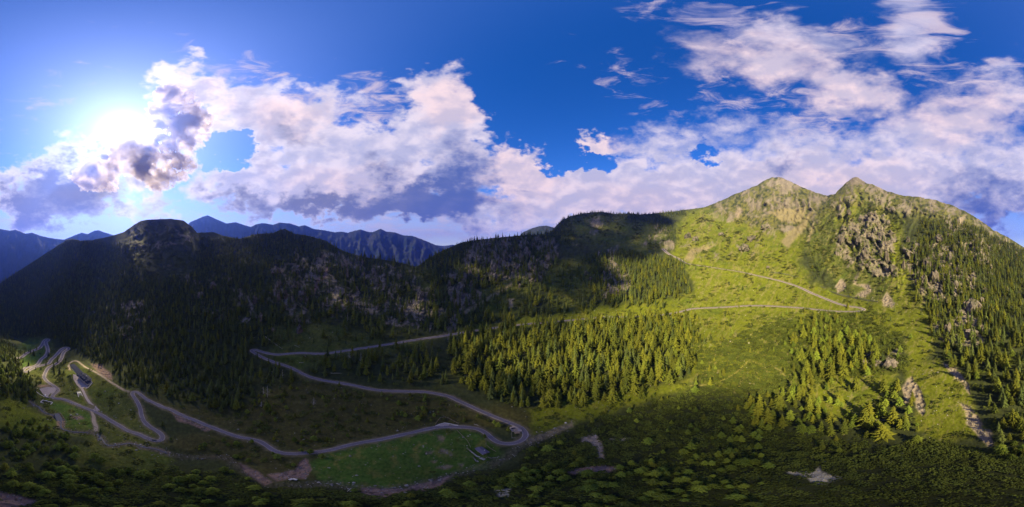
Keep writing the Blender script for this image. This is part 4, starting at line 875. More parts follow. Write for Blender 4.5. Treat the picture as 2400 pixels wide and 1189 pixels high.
def plant():
    px_x = 1200 + np.degrees(np.arctan2(TP[:, 0], TP[:, 1])) * PPD; px_y = HOR - np.degrees(np.arctan2(TP[:, 2], np.hypot(TP[:, 0], TP[:, 1]))) * PPD
    for k, kn in enumerate(KIND_NAMES):
        sel = np.nonzero(TK == k)[0]; order = sel[np.argsort(-(TH[sel] / TD[sel]) * (1 + .6 * (TZ[sel] >= 900)) * INV[sel])]
        ind, rest = order[:300], order[300:]; protos = [None] * NVAR
        zk = lambda q: TZ[q] if TZ[q] >= 900 else WOODS[TZ[q]][0] if TZ[q] >= 0 else 901
        groups = {}
        for q in ind: groups.setdefault(zk(q), []).append(q)
        label = {}
        mh = np.median(TH[ind])
        for zn, qs in groups.items():
            if len(qs) > 3:
                x1, x2 = np.percentile(px_x[qs], (33, 67)); y1, y2 = np.percentile(px_y[qs], (33, 67))
            sub = {}
            for q in qs:
                look = KIND_LOOK[kn][1 if TH[q] < mh * .72 else 2 if TH[q] > mh * 1.22 else 0]
                part = '' if len(qs) <= 3 else ('upper ' if px_y[q] < y1 else 'lower ' if px_y[q] > y2 else 'middle ') + ('left part, ' if px_x[q] < x1 else 'right part, ' if px_x[q] > x2 else 'centre, ')
                sub.setdefault((look, part), []).append(q)
            for (look, part), ss in sub.items():
                ss.sort(key=lambda q: px_x[q])
                for i, q in enumerate(ss):
                    pos = '' if len(ss) == 1 else ordinal(i, len(ss)).replace(' from the ', ' from ') + ' '
                    label[q] = (pos + look + ' ' + (part + ZONE_WORDS[zn]), ('larches' if kn == 'larch' else kn + 's') + ' ' + ZONE_WORDS[zn])
        for q in ind:
            o = add_empty(KINDS[kn][0], TP[q] - np.array((0, 0, .25)), TR[q]); o.scale = (TS[q] * TW[q], TS[q] * TW[q], TS[q])
            v = int(TV[q])
            tr = add_obj('trunk', TRUNKS[kn], o); cr = add_obj('crown', CROWNS[kn][v], o)
            if protos[v] is None: protos[v] = (cr, tr)
            tag(o, ' '.join(label[q][0].split()[:16]), kn + ' tree', label[q][1])
        if len(rest): gn_instances(kn + '_woods', TP[rest] - np.array((0, 0, .25)), TR[rest], TS[rest][:, None] * np.stack([TW[rest], TW[rest], np.ones(len(rest))], 1), TV[rest], protos,
            {'spruce': 'dark spruce woods covering the mountainsides', 'larch': 'olive larch woods on the slopes', 'pine': 'far scattered round crowned pines'}[kn])
plant()
# dwarf pine mats
scrub = mug * .95
for p in ([(1880,570),(1950,480),(2100,480),(2120,660),(2010,680),(1900,640)], [(2130,640),(2180,540),(2400,610),(2400,1050),(2280,900),(2190,800)]): scrub = np.maximum(scrub, .55 * polymask(p, GX, GY, 12, 20, 300) * sstep(mid_n, -.15, .2))
scrub = np.maximum(scrub, .5 * (zone >= 0) * sstep(mid_n + .5 * fine, .05, .3) * (1 - mead)); scrub = np.maximum(scrub, .55 * sstep(mid_n + .6 * fine, .06, .32) * np.maximum(mead, polymask(HEATH[0], GX, GY, 14, 20, 61)))
scrub *= (1 - rockm * .9) * (1 - screem) * sstep(road_d, 4.2 + R0 / 140, 6 + R0 / 110) * sstep(stream_d, 1.5, 4.5) * sstep(trail_d, .8, 2) * sstep(track_d, 1.5, 3) * (1 - lot_m) * sstep(fine + .4 * mid_n, -.75, -.3)
lush = np.zeros(GX.shape)
for k, p in enumerate(LUSH): lush = np.maximum(lush, polymask(p, GX, GY, 7, 10, 90 + k))
scrub *= 1 - .97 * lush
for x, y, r in HUTS:
    c = ground(x, y); scrub *= sstep(np.hypot(GP[..., 0] - c.x, GP[..., 1] - c.y), r * .8, r)
sz = np.clip(1 + R0 / 260, 1, 2.6)
BP, bi, bj = scatter(scrub / (1.55 * sz) ** 2)
print('bushes', len(BP))
BS = sz[bi, bj] * rnd.uniform(.5, 1.3, len(BP))
boxes = []
for i, me in enumerate(BUSHES):
    q = 0
    c = ground((1705, 1960, 2085, 1560)[i], (1062, 1075, 1010, 1000)[i])
    o = add_obj('dwarf_pine', me, None, c); o.scale = (1.25,) * 3; boxes.append((o,))
    tag(o, ['dwarf pine bush between bright round pines and stone field', 'dwarf pine bush below right of the pale stone field', 'dwarf pine bush below the sunlit grove', 'dwarf pine bush in the shaded scrub'][i], 'bush')
gn_instances('dwarf_pine_undergrowth', BP - np.array((0, 0, .12)), rnd.uniform(0, 6.28, len(BP)), BS, rnd.integers(0, 4, len(BP)), boxes, 'dense dark green dwarf pine scrub carpeting the slopes')

# tussocks of coarse grass on the open meadows
M_TUFT = leaf_material('coarse_grass', (.050, .066, .008), (.135, .135, .014), .5)
tuft_me = [bush_mesh('tussock', 60 + i, M_TUFT) for i in range(2)]; th = []
for i, me in enumerate(tuft_me):
    o = add_obj('grass_tussock', me, None, ground((1760, 2230)[i], (690, 950)[i])); o.scale = (.7,) * 3; th.append((o,)); tag(o, ('coarse grass tussock on the sunlit meadow between the two high road legs', 'coarse grass tussock on the bright grass strip left of the long scree')[i], 'grass tussock')
td = np.maximum(mead * (1 - lush * .9), .5 * polymask(HEATH[0], GX, GY, 14, 20, 61)) * (1 - rockm) * (1 - screem) * sstep(road_d, 3, 5) * sstep(fine + .3 * mid_n, -.3, .3); tz = np.clip(R0 / 200, .8, 2.4)
GPp, gi_, gj_ = scatter(td / (1.9 * tz) ** 2); print('tussocks', len(GPp))
gn_instances('grass_tufts', GPp - np.array((0, 0, .1)), rnd.uniform(0, 6.28, len(GPp)), tz[gi_, gj_] * rnd.uniform(.22, .6, len(GPp)), rnd.integers(0, 2, len(GPp)), th, 'coarse tufts of grass covering the open meadows')

# ---------------------------------------------------------------- the backlit cloud beside the sun: it is what keeps the left of the valley in shade
from mathutils import noise as mnoise
def volume_material(name, col, density, aniso):
    m = srgbmat(name); t = m.node_tree; t.nodes.remove(t.nodes['Principled BSDF'])
    v = t.nodes.new('ShaderNodeVolumePrincipled'); v.inputs['Color'].default_value = (*col, 1); v.inputs['Density'].default_value = density; v.inputs['Anisotropy'].default_value = aniso; v.inputs['Density Attribute'].default_value = ''
    # the droplets thin out in shreds towards the rim
    b = NB(t); pos = b.node('ShaderNodeNewGeometry').outputs['Position']
    n = b.noise(pos, .0062, 7, .66, .4); b.l.new(b.m('MULTIPLY', b.step(n, .38, .66), density * 1.4), v.inputs['Density'])
    m.cycles.volume_step_rate = .25
    t.links.new(v.outputs[0], t.nodes['Material Output'].inputs['Volume']); return m
M_CLOUD = volume_material('cloud_droplets', (.74, .64, .71), .019, .25)
def cloud(lumps, label, voxel, seed, rag=1.0):
    """lumps: (picture x, y, radius in px, distance in m) -> one billowing closed body"""
    V, F = [], []
    import bmesh
    bm = bmesh.new()
    g = random.Random(int(seed * 100)); more = []
    for (x, y, r, t) in lumps:
        for q in range(3):
            a = g.uniform(0, 6.283); k = g.uniform(.55, .95); more.append((x + r * k * math.cos(a), y + r * k * .9 * math.sin(a), r * g.uniform(.28, .52), t * g.uniform(.97, 1.03)))
    for (x, y, r, t) in list(lumps) + more:
        c = dir_px(x, y) * t; R = r * t * math.radians(1 / PPD)
        bmesh.ops.create_icosphere(bm, subdivisions=3, radius=R, matrix=Matrix.Translation(c) @ Matrix.Diagonal((1, 1, .95, 1)))
    me = bpy.data.meshes.new('cloud'); bm.to_mesh(me); bm.free()
    o = add_obj('cloud', me); md = o.modifiers.new('merge', 'REMESH'); md.mode = 'VOXEL'; md.voxel_size = voxel
    dg = bpy.context.evaluated_depsgraph_get(); m2 = bpy.data.meshes.new_from_object(o.evaluated_get(dg)); o.modifiers.clear(); o.data = m2; bpy.data.meshes.remove(me); m2.name = 'cloud'
    co = np.empty(len(m2.vertices) * 3, np.float32); m2.vertices.foreach_get('co', co); co = co.reshape(-1, 3)
    no = np.empty_like(co).ravel(); m2.vertices.foreach_get('normal', no); no = no.reshape(-1, 3)
    d = np.array([mnoise.fractal(Vector(p) / 95.0 + Vector((seed, 0, 0)), .55, 2.1, 6) for p in co]); d2 = np.array([mnoise.noise(Vector(p) / 260.0 + Vector((0, seed, 0))) for p in co])
    co = co + no * (((np.abs(d) * 90 - 14) + d2 * 60) * rag)[:, None]
    m2.vertices.foreach_set('co', co.ravel().astype(np.float32)); m2.update(); m2.materials.clear(); m2.materials.append(M_CLOUD)
    for p in m2.polygons: p.use_smooth = True
    print('cloud', len(m2.vertices), float(co[:, 2].min()))
    tag(o, label, 'cloud'); return o
cloud([(398, 224, 24, 2700), (425, 230, 18, 2700), (375, 262, 22, 2600), (410, 262, 26, 2500), (445, 268, 30, 2500), (470, 288, 22, 2500), (440, 300, 34, 2300), (400, 300, 32, 2200), (372, 300, 20, 2100), (415, 335, 32, 2200),
       (385, 340, 24, 2000), (360, 372, 24, 2000), (425, 370, 26, 2200), (345, 400, 22, 2300), (372, 420, 26, 2300), (410, 405, 24, 2300), (425, 390, 18, 2300), (330, 380, 16, 1950), (352, 345, 16, 1900)],
      'ragged mauve grey cloud just right of the sun', 11, 3.7)
cloud([(273, 348, 18, 1800), (290, 339, 18, 1800), (308, 340, 17, 1800), (326, 345, 18, 1800), (343, 354, 20, 1850), (282, 370, 25, 1850), (308, 366, 27, 1850), (336, 376, 25, 1850), (296, 394, 20, 1950), (322, 396, 20, 1950)],
      'low grey cloud bank hanging right under the sun', 10, 9.2, .42)

cloud([(225, 394, 22, 2600), (246, 390, 18, 2600), (204, 404, 20, 2600), (258, 408, 18, 2600), (264, 386, 17, 2600), (272, 402, 16, 2600), (232, 414, 24, 2650), (208, 424, 22, 2700), (252, 428, 20, 2700), (184, 416, 18, 2700)],
      'grey end of the low cumulus bank left under the sun', 14, 5.5, .8)

# ---------------------------------------------------------------- haze in the valley air
def build_haze():
    m = srgbmat('haze'); t = m.node_tree; t.nodes.remove(t.nodes['Principled BSDF'])
    v = t.nodes.new('ShaderNodeVolumePrincipled'); v.inputs['Color'].default_value = (.09, .18, .95, 1); v.inputs['Density'].default_value = HAZE; v.inputs['Anisotropy'].default_value = .74
    v.inputs['Density Attribute'].default_value = ''; v.inputs['Color Attribute'].default_value = ''
    t.links.new(v.outputs[0], t.nodes['Material Output'].inputs['Volume'])
    mb = MB(); mb.box((0, 0, (690 - 1100) / 2), (13600, 13600, 690 + 1100)); o = mb.build('haze', m); tag(o, 'thin blue haze filling the valley air', kind='stuff')
HAZE = 1.0e-4
build_haze()

# ---------------------------------------------------------------- crags: rock standing proud of the slopes, each one its own body
def rock_material(name, c1, c2, c3):
    m = srgbmat(name); b = NB(m.node_tree); p = b.n['Principled BSDF']; pos = b.node('ShaderNodeNewGeometry').outputs['Position']; oi = b.node('ShaderNodeObjectInfo')
    n = b.noise(b.vm('MULTIPLY', pos, (1, 1, .3)), .35, 6, .68); n2 = b.noise(pos, 1.6, 4, .6)
    c = b.mix(b.step(n, .33, .68), c1, c2); c = b.mix(b.step(b.m('MULTIPLY_ADD', n2, .4, b.noise(pos, .12, 3, .6)), .66, .84), c, c3)
    v = b.n.new('ShaderNodeVectorMath'); v.operation = 'SCALE'; b.l.new(c, v.inputs[0]); b.l.new(b.m('MULTIPLY', b.m('MULTIPLY_ADD', oi.outputs['Random'], .6, .7), b.m('MULTIPLY_ADD', n2, .8, .6)), v.inputs['Scale'])
    b.l.new(v.outputs[0], p.inputs['Base Color']); p.inputs['Roughness'].default_value = .93; p.inputs['Specular IOR Level'].default_value = .15
    bm = b.n.new('ShaderNodeBump'); bm.inputs['Strength'].default_value = .7; bm.inputs['Distance'].default_value = .8; b.l.new(b.m('ADD', n, b.m('MULTIPLY', n2, .4)), bm.inputs['Height']); b.l.new(bm.outputs[0], p.inputs['Normal'])
    return m
M_ROCK = rock_material('grey_brown_crag_rock', (.065, .054, .048), (.175, .142, .122), (.040, .048, .014))
M_STONE = rock_material('pale_boulder_stone', (.14, .125, .115), (.29, .265, .25), (.085, .085, .04))
def crag_mesh(name, seed, sub=3, spiky=1.0, mat=None):
    import bmesh
    bm = bmesh.new(); bmesh.ops.create_icosphere(bm, subdivisions=sub, radius=1.0)
    for v in bm.verts:
        p = v.co.copy(); q = Vector((p.x * 1.7, p.y * 1.7, p.z * .55)) + Vector((seed * 5.1, seed * 2.3, 0))
        a = mnoise.ridged_multi_fractal(q, 1.0, 2.1, 4, 1.0, 2.0); c = mnoise.cell(Vector((p.x * 2.6 + seed, p.y * 2.6, p.z * 1.3)))
        k = 1 + spiky * (.30 * (a - 1.2) + .16 * (c - .5)) + .12 * mnoise.noise(q * 3)
        v.co = Vector((p.x * k, p.y * k, p.z * (1 + spiky * .55 * mnoise.noise(Vector((p.x * 2.2 + seed, p.y * 2.2, seed)))) if p.z > 0 else p.z))
    me = bpy.data.meshes.new(name); bm.to_mesh(me); bm.free(); me.materials.append(mat or M_ROCK); return me
CRAG = [crag_mesh('crag', i * 1.37 + .4) for i in range(8)]
CRAGS = {
 'left': ('on the left mountainside', [(696,629,28,24),(645,632,26,20),(655,662,16,26),(650,690,18,34),(668,690,13,28),(692,668,22,24),(708,690,20,30),(718,702,15,22),(756,596,8,26),(751,634,18,22),(806,617,17,24),(813,642,9,34),(849,617,10,22),(874,634,10,24),(884,659,11,32),(852,642,12,14),(936,645,14,18),(825,660,13,22),(819,697,16,22),(884,720,10,16),(953,664,9,18),(839,724,14,18),
   (540,655,16,14),(470,690,18,18),(500,668,16,18),(330,715,14,16),(305,770,16,14),(322,752,14,18),(290,785,14,12),(612,745,16,26),(702,770,14,26),(640,772,10,12),(598,700,12,24),(350,742,12,12)]),
 'col': ('right of the gap', [(985,690,20,26),(993,712,14,24),(1014,735,10,18),(1081,668,17,30),(1052,665,11,16),(1059,705,12,24),(1074,640,10,20),(1102,640,12,26),(1107,662,12,16),(1087,692,8,14),(1128,668,6,12),(1020,660,8,10)]),
 'ridge': ('on the middle ridge', [(1155.6,622,19,40),(1156,646,22,28),(1207,626,26,28),(1194,630,16,24),(1242,622,16,20),(1256,632,11,24),(1185,598,13,34),(1203,586,11,34),(1178,572,15,24),(1235,590,19,32),(1250,574,14,26),(1279,577,13,22),(1284,603,14,22),(1259,563,9,18),(1160,598,12,22),(1134,588,12,18),(1134,624,13,26),(1209,661,12,14),(1218,672,7,14),(1222,602,12,24),(1170,612,9,26),(1266,640,9,12),(1146,572,12,16)]),
 'forest': ('in the upper forest', [(1440,677,34,18),(1425,668,16,12),(1405,598,9,22),(1415,640,10,18),(1374,640,10,14),(1385,652,8,10),(1460,690,14,10)]),
 'knoll': ('round the high meadow', [(1761,556,24,16),(1745,580,26,14),(1612,552,16,18),(1630,560,16,14),(1800,626,9,8),(1690,548,14,8),(1795,530,24,10)]),
 'peak': ('on the right peak flank', [(1973,560,14,26),(1963,590,12,20),(2027,588,20,30),(2071,560,12,36),(2078,600,14,28),(2091,630,20,34),(2051,540,11,20),(2118,620,10,30),(2035,620,18,12),(1992,540,14,22),(2010,560,12,20),(2064,588,9,20),(2082,520,10,18),(2128,560,10,20),(2040,505,16,10),(1990,500,12,14)]),
 'right': ('on the far right slope', [(2172,614,26,40),(2189,645,26,34),(2166,650,18,26),(2226,602,18,26),(2246,630,13,20),(2239,662,16,24),(2280,712,42,34),(2262,716,14,26),(2222,768,20,32),(2273,775,38,22),(2306,682,16,18),(2357,677,16,10),(2200,560,26,20),(2238,580,14,20),(2154,640,12,20),(2300,700,14,14),(2330,705,14,10),(2210,625,18,16),(2226,550,16,10),(2320,640,16,8)]),
 'grove': ('above the sunlit grove', [(2089,850,32,14),(2024,848,18,11),(2060,846,14,8)])}
def place_crags():
    k = 0
    for key, (where, lst) in CRAGS.items():
        lst = sorted(lst); n = len(lst)
        for i, (x, y, w, h) in enumerate(lst):
            p = ground(x, y + h * .30); d = p.length; m = d * math.radians(1 / PPD); up = max(.5, math.cos(math.atan2(-p.z, math.hypot(p.x, p.y))))
            o = add_obj('crag', CRAG[k % 8], None, p + Vector((0, 0, .0))); k += 1
            hh = h * m / up
            o.scale = (w * m * .52, w * m * .52, max(hh, .6 * w * m) * .62); o.rotation_euler = (0, 0, rnd.uniform(0, 6.28))
            look = 'slender rock pinnacle' if h > 1.9 * w else 'broad rock outcrop' if w > 1.25 * h else 'rugged rock crag'
            tag(o, f"{look}, {ordinal(i, n).replace(' from the ', ' from ')} of crags {where}", 'crag', 'crags ' + where)
place_crags()

# ---------------------------------------------------------------- boulders
BOULD = [crag_mesh('boulder', i * 2.1 + .9, 2, .6, M_STONE) for i in range(4)]
B_LIST = [(278,946,4,'pale boulder on the grass left of the inner road bend'), (271.6,979,4,'boulder beside the straight lower road leg'), (308,984,6,'long pale boulder between the two legs of the left hairpin'), (307,962,4,'small boulder near the upper left hairpin leg'), (317,965,6,'pale slab boulder left of the upper hairpin leg'), (238,966,5,'grey boulder at the end of the gravel corner'),
 (970,1043,6,'pale boulder in the middle of the green meadow'), (992,1046,6,'boulder right of centre on the green meadow'), (999,1041,4,'small boulder above its neighbour on the green meadow'), (920,1048,4,'boulder near the upper left edge of the green meadow'), (925,1055,4,'small boulder on the left of the green meadow'), (945,1064,5,'low boulder on the green meadow, left of the bare patches'), (1057,1067.5,8,'large pale boulder on the green meadow near the hut'), (1059,1073,5,'lower boulder just under the large one near the hut'),
 (1016,965,5,'pale boulder on the heath above the layby'), (1011,978,3,'small boulder left of the layby'), (884,1046,4,'grey boulder under the road at the meadow top edge'), (771,1097,9,'dark boulder left of the green meadow'), (558,1007,7,'pale boulder above the lower road, left'), (650,1034,10,'pile like pale boulder above the lower road'), (712,1031,7,'pale boulder above the lowest road bend'),
 (334,1045,6,'boulder in the stream near the hairpin tip'), (166,974,9,'flat pale boulder slab in the green field'), (180,972,8,'brown boulder slab in the green field'), (1270,1012,6,'boulder beside the dry gully'), (1300,1004,9,'large pale boulder in the dry gully'), (1322,1002,7,'pale boulder at the upper end of the dry gully'), (1262,1037,6,'boulder in the dark edge of the gully'), (1258,1014,5,'small pale boulder on yellow grass'), (1330,1010,6,'boulder at the gully edge by the scrub'), (1140,1073,4,'boulder behind the hut terrace'), (1243,1022,5,'boulder just outside the hairpin'),
 (2013,640,4,'boulder on the green slope above the snow fence'), (1520,885,7,'pale boulder at the edge of the sunlit forest'), (1755,805,6,'pale boulder in the sunlit scrub clearing'), (1640,1030,4,'small pale boulder in dark scrub')]
for i, (x, y, w, lb) in enumerate(B_LIST):
    p = ground(x, y); m = p.length * math.radians(1 / PPD); s = w * m * .5 * max(.45, math.cos(float(el_of(y))))
    o = add_obj('boulder', BOULD[i % 4], None, p + Vector((0, 0, s * .15))); o.scale = (s, s * .8, s * .55); o.rotation_euler = (0, 0, i * 1.3); tag(o, lb, 'boulder', 'boulders in the meadows')
def stones():
    """loose stones nobody could count: heath, gully, scree and stone fields"""
    d = np.zeros(GX.shape)
    for k, p in enumerate(HEATH): d = np.maximum(d, .05 * polymask(p, GX, GY, 14, 20, 60 + k) * sstep(fine, -.1, .3))
    d = np.maximum(d, .022 * mead * sstep(GY, 820, 960)); d = np.maximum(d, .5 * screem * sstep(R0 * 0 + 330 - R0, 0, 60)); d = np.maximum(d, .35 * (1 - sstep(stream_d, 1, 4.5)))
    d = np.maximum(d, .03 * (1 - sstep(R0, 380, 600)) * sstep(mead, .4, .9)); d *= sstep(road_d, 3.4, 4.5) * (1 - lot_m)
    P, i, j = scatter(d); hold = []
    for q in range(4):
        o = add_obj('boulder', BOULD[q], None, ground((1905, 1890, 1920, 1868)[q], (1114, 1108, 1105, 1109)[q])); o.scale = (.7, .6, .4); hold.append((o,)); tag(o, ['pale block in the middle of the stone field', 'pale block at the left of the stone field', 'pale block at the top of the stone field', 'pale block at the left tip of the stone field'][q], 'boulder', 'blocks of the stone field')
    print('stones', len(P))
    gn_instances('loose_rubble', P, rnd.uniform(0, 6.28, len(P)), rnd.uniform(.12, .42, len(P)) * np.where(rnd.random(len(P)) < .06, 2.2, 1) * np.where(screem[i, j] > .5, .8, 1), rnd.integers(0, 4, len(P)), hold, 'scattered pale stones on the heath, screes and gully beds')
stones()

# ---------------------------------------------------------------- water
def flat_material(name, col, rough=.6, spec=.3, metal=0.0, var=.25, sc1=1.5):
    m = srgbmat(name); b = NB(m.node_tree); p = b.n['Principled BSDF']; pos = b.node('ShaderNodeNewGeometry').outputs['Position']
    v = b.n.new('ShaderNodeVectorMath'); v.operation = 'SCALE'; v.inputs[0].default_value = col; b.l.new(b.m('MULTIPLY_ADD', b.noise(pos, sc1, 4, .6), var * 2, 1 - var), v.inputs['Scale'])
    b.l.new(v.outputs[0], p.inputs['Base Color']); p.inputs['Roughness'].default_value = rough; p.inputs['Specular IOR Level'].default_value = spec; p.inputs['Metallic'].default_value = metal
    return m
M_WATER = flat_material('shallow_water', (.045, .04, .05), .3, .3)
ribbon('stream', R_WATER, -.55, .55, -1.0, M_WATER, 'small stream winding along the valley bottom', .6, .5)
P3 = np.array([ground(*p) for p in [(127,973),(138,972.5),(147,983),(148,997),(138,1000),(133,986)]]); zc = P3[:, 2].mean()
mb = MB(); mb.prism([(p[0], p[1]) for p in P3], zc - 2, zc + .15); o = mb.build('stream_pool', M_WATER); tag(o, 'purple grey pool where the stream widens', kind='structure')

# ---------------------------------------------------------------- refuge
M_WALL = flat_material('pale_render_wall', (.50, .46, .42), .85, .2); M_SLATE = flat_material('dark_slate_roof', (.040, .042, .062), .85, .08); M_TIMBER = flat_material('weathered_timber', (.20, .15, .115), .8, .2, var=.4, sc1=4)
M_GLASS = flat_material('window_glass', (.02, .025, .03), .08, .6); M_CONC = flat_material('pale_concrete', (.46, .42, .40), .9, .2); M_STEEL = flat_material('grey_steel', (.16, .16, .165), .45, .5, .6); M_DARK = flat_material('dark_paint', (.035, .035, .04), .4, .4)
def gable(mb, x0, x1, y0, y1, z0, h, over=.5, th=.22):
    """two sloping roof slabs with the ridge along x"""
    yc = (y0 + y1) / 2; a, b2 = x0 - over, x1 + over
    for s, ye in ((1, y1 + over), (-1, y0 - over)):
        ze = z0 - h * over / ((y1 - y0) / 2)
        vs = [(a, yc, z0 + h), (b2, yc, z0 + h), (b2, ye, ze), (a, ye, ze)]
        mb.quadset(vs + [(x, y, z - th) for x, y, z in vs], [(0, 1, 2, 3), (7, 6, 5, 4), (0, 3, 7, 4), (1, 5, 6, 2), (2, 6, 7, 3), (0, 4, 5, 1)])
def build_refuge():
    a, b2 = ground(160, 869), ground(191, 889); c = ground(199, 892); ax = math.atan2(b2.y - a.y, b2.x - a.x)
    t = add_empty('mountain_refuge', (c.x, c.y, min(c.z, ground(205, 896).z) - .2), ax); tag(t, 'mountain refuge with dark slate roofs and a long low wing', 'building')
    W = (MB().box((0, 0, 2.6), (15, 9.5, 6.4)).build('wall', M_WALL, t))
    g = MB(); g.quadset([(-7.5, -4.75, 5.8), (-7.5, 4.75, 5.8), (-7.5, 0, 8.4), (-7.4, -4.75, 5.8), (-7.4, 4.75, 5.8), (-7.4, 0, 8.4)], [(0, 2, 1), (3, 4, 5), (0, 3, 5, 2), (1, 2, 5, 4)])
    g.build('gable_wall', M_WALL, t); g = MB(); g.quadset([(7.4, -4.75, 5.8), (7.4, 4.75, 5.8), (7.4, 0, 8.4), (7.5, -4.75, 5.8), (7.5, 4.75, 5.8), (7.5, 0, 8.4)], [(0, 2, 1), (3, 4, 5), (0, 3, 5, 2), (1, 2, 5, 4)]); g.build('gable_wall', M_WALL, t)
    r = MB(); gable(r, -7.5, 7.5, -4.75, 4.75, 5.82, 2.6, .8); r = r.build('roof', M_SLATE, t)
    MB().box((3, .8, 8.9), (.9, .9, 1.9)).build('chimney', M_CONC, r); MB().box((-3.5, -.9, 8.7), (.7, .7, 1.6)).build('chimney', M_CONC, r)
    for x in (-4.2, 0, 4.2):
        d = MB().box((x, -3.1, 7.3), (2.0, 2.0, 1.5)).build('dormer', M_WALL, r)
        q = MB(); q.box((x, -3.25, 8.15), (2.5, 2.6, .2)); q.build('dormer_roof', M_SLATE, d); MB().box((x, -4.12, 7.3), (1.1, .06, .9)).build('dormer_window', M_GLASS, d)
    for z in (1.7, 4.3):
        for k in range(6):
            f = MB().box((-6 + 2.4 * k, -4.77, z), (1.25, .12, 1.35)).build('window', M_TIMBER, t); MB().box((-6 + 2.4 * k, -4.85, z), (1.0, .06, 1.1)).build('pane', M_GLASS, f)
        for k in range(3):
            f = MB().box((7.52, -3 + 3 * k, z), (.12, 1.25, 1.35)).build('window', M_TIMBER, t); MB().box((7.6, -3 + 3 * k, z), (.06, 1.0, 1.1)).build('pane', M_GLASS, f)
    MB().box((1.2, -4.79, .6), (1.3, .14, 2.2)).build('door', M_TIMBER, t)
    w2 = MB().box((-24, 1.0, .9), (32.9, 5.6, 4.2)).build('wing_wall', M_WALL, t)
    rr = MB(); rr.quadset([(-40.9, -2.4, 2.9), (-7.6, -2.4, 2.9), (-7.6, 4.4, 3.9), (-40.9, 4.4, 3.9), (-40.9, -2.4, 3.15), (-7.6, -2.4, 3.15), (-7.6, 4.4, 4.15), (-40.9, 4.4, 4.15)], [(3, 2, 1, 0), (4, 5, 6, 7), (0, 1, 5, 4), (1, 2, 6, 5), (2, 3, 7, 6), (3, 0, 4, 7)]); rr.build('wing_roof', M_SLATE, t)
    for k in range(9):
        f = MB().box((-38 + 3.4 * k, -1.83, 1.5), (1.7, .1, 1.2)).build('window', M_TIMBER, t); MB().box((-38 + 3.4 * k, -1.9, 1.5), (1.4, .06, .95)).build('pane', M_GLASS, f)
    an = MB(); an.box((10.1, -.5, 1.2), (5.0, 6.2, 4.2)); an.build('annex_wall', M_WALL, t); q = MB(); q.box((10.2, -.5, 3.45), (5.6, 7.0, .28)); q.build('annex_roof', M_SLATE, t)
    MB().box((0, -7.0, -.3), (14, 4.3, 1.0)).build('terrace', M_CONC, t)
    p = MB(); p.box((0, -9.05, .7), (14, .08, .1))
    for k in range(9): p.box((-7 + 1.75 * k, -9.05, .4), (.08, .08, .7))
    tag(p.build('terrace_railing', M_TIMBER, t), kind='stuff')
build_refuge()
def wall_line(name, pts, h, th, mat, label, cat, sink=.6):
    P = [ground(*p) for p in pts]; mb = MB()
    for A, B in zip(P, P[1:]):
        d = (B - A).xy.normalized(); n = Vector((d.y, -d.x)) * th / 2
        vs = [(A.x - n.x, A.y - n.y, A.z - sink), (B.x - n.x, B.y - n.y, B.z - sink), (B.x + n.x, B.y + n.y, B.z - sink), (A.x + n.x, A.y + n.y, A.z - sink)]
        vs += [(x, y, z + sink + h) for x, y, z in vs]; mb.quadset(vs, [(3, 2, 1, 0), (4, 5, 6, 7), (0, 1, 5, 4), (1, 2, 6, 5), (2, 3, 7, 6), (3, 0, 4, 7)])
    return tag(mb.build(name, mat), label, cat)
wall_line('retaining_wall', [(214, 895), (216.5, 897.5), (206, 908), (203, 909)], 1.1, .5, M_CONC, 'white angled wall at the right end of the refuge forecourt', 'wall')
wall_line('retaining_wall', [(88, 912), (82, 917), (92, 924), (105, 929), (119, 931)], .6, .5, M_CONC, 'low stone edging round the left gravel parking place', 'wall')
def build_tank():
    p = ground(187, 926); t = add_empty('water_tank', p, math.atan2(ground(190, 933).y - ground(184, 919).y, ground(190, 933).x - ground(184, 919).x)); tag(t, 'long sunken water tank with concrete rim below the refuge', 'tank')
    mb = MB()
    for c, d in (((0, 1.9, 0), (11, .4, 1.4)), ((0, -1.9, 0), (11, .4, 1.4)), ((5.5, 0, 0), (.4, 4.2, 1.4)), ((-5.5, 0, 0), (.4, 4.2, 1.4))): mb.box(c, d)
    mb.build('rim', M_CONC, t); MB().box((0, 0, -.2), (10.6, 3.4, .8)).build('water', M_WATER, t)
    MB().box((-3.6, 0, .55), (3.0, 3.4, .2)).build('cover', M_STEEL, t)
build_tank()
def build_ruin():
    p = ground(109, 945); t = add_empty('stone_enclosure', p, math.atan2(ground(117, 946).y - ground(101, 943).y, ground(117, 946).x - ground(101, 943).x)); tag(t, 'small roofless rectangular stone enclosure below the left parking place', 'enclosure')
    for c, d in (((0, 2.2, .4), (10, .6, 1.8)), ((0, -2.2, .3), (10, .6, 1.6)), ((5, 0, .35), (.6, 3.8, 1.7)), ((-5, 0, .35), (.6, 3.8, 1.7)), ((1, 0, .3), (.5, 3.8, 1.5))): MB().box(c, d).build('wall', M_CONC, t)
build_ruin()
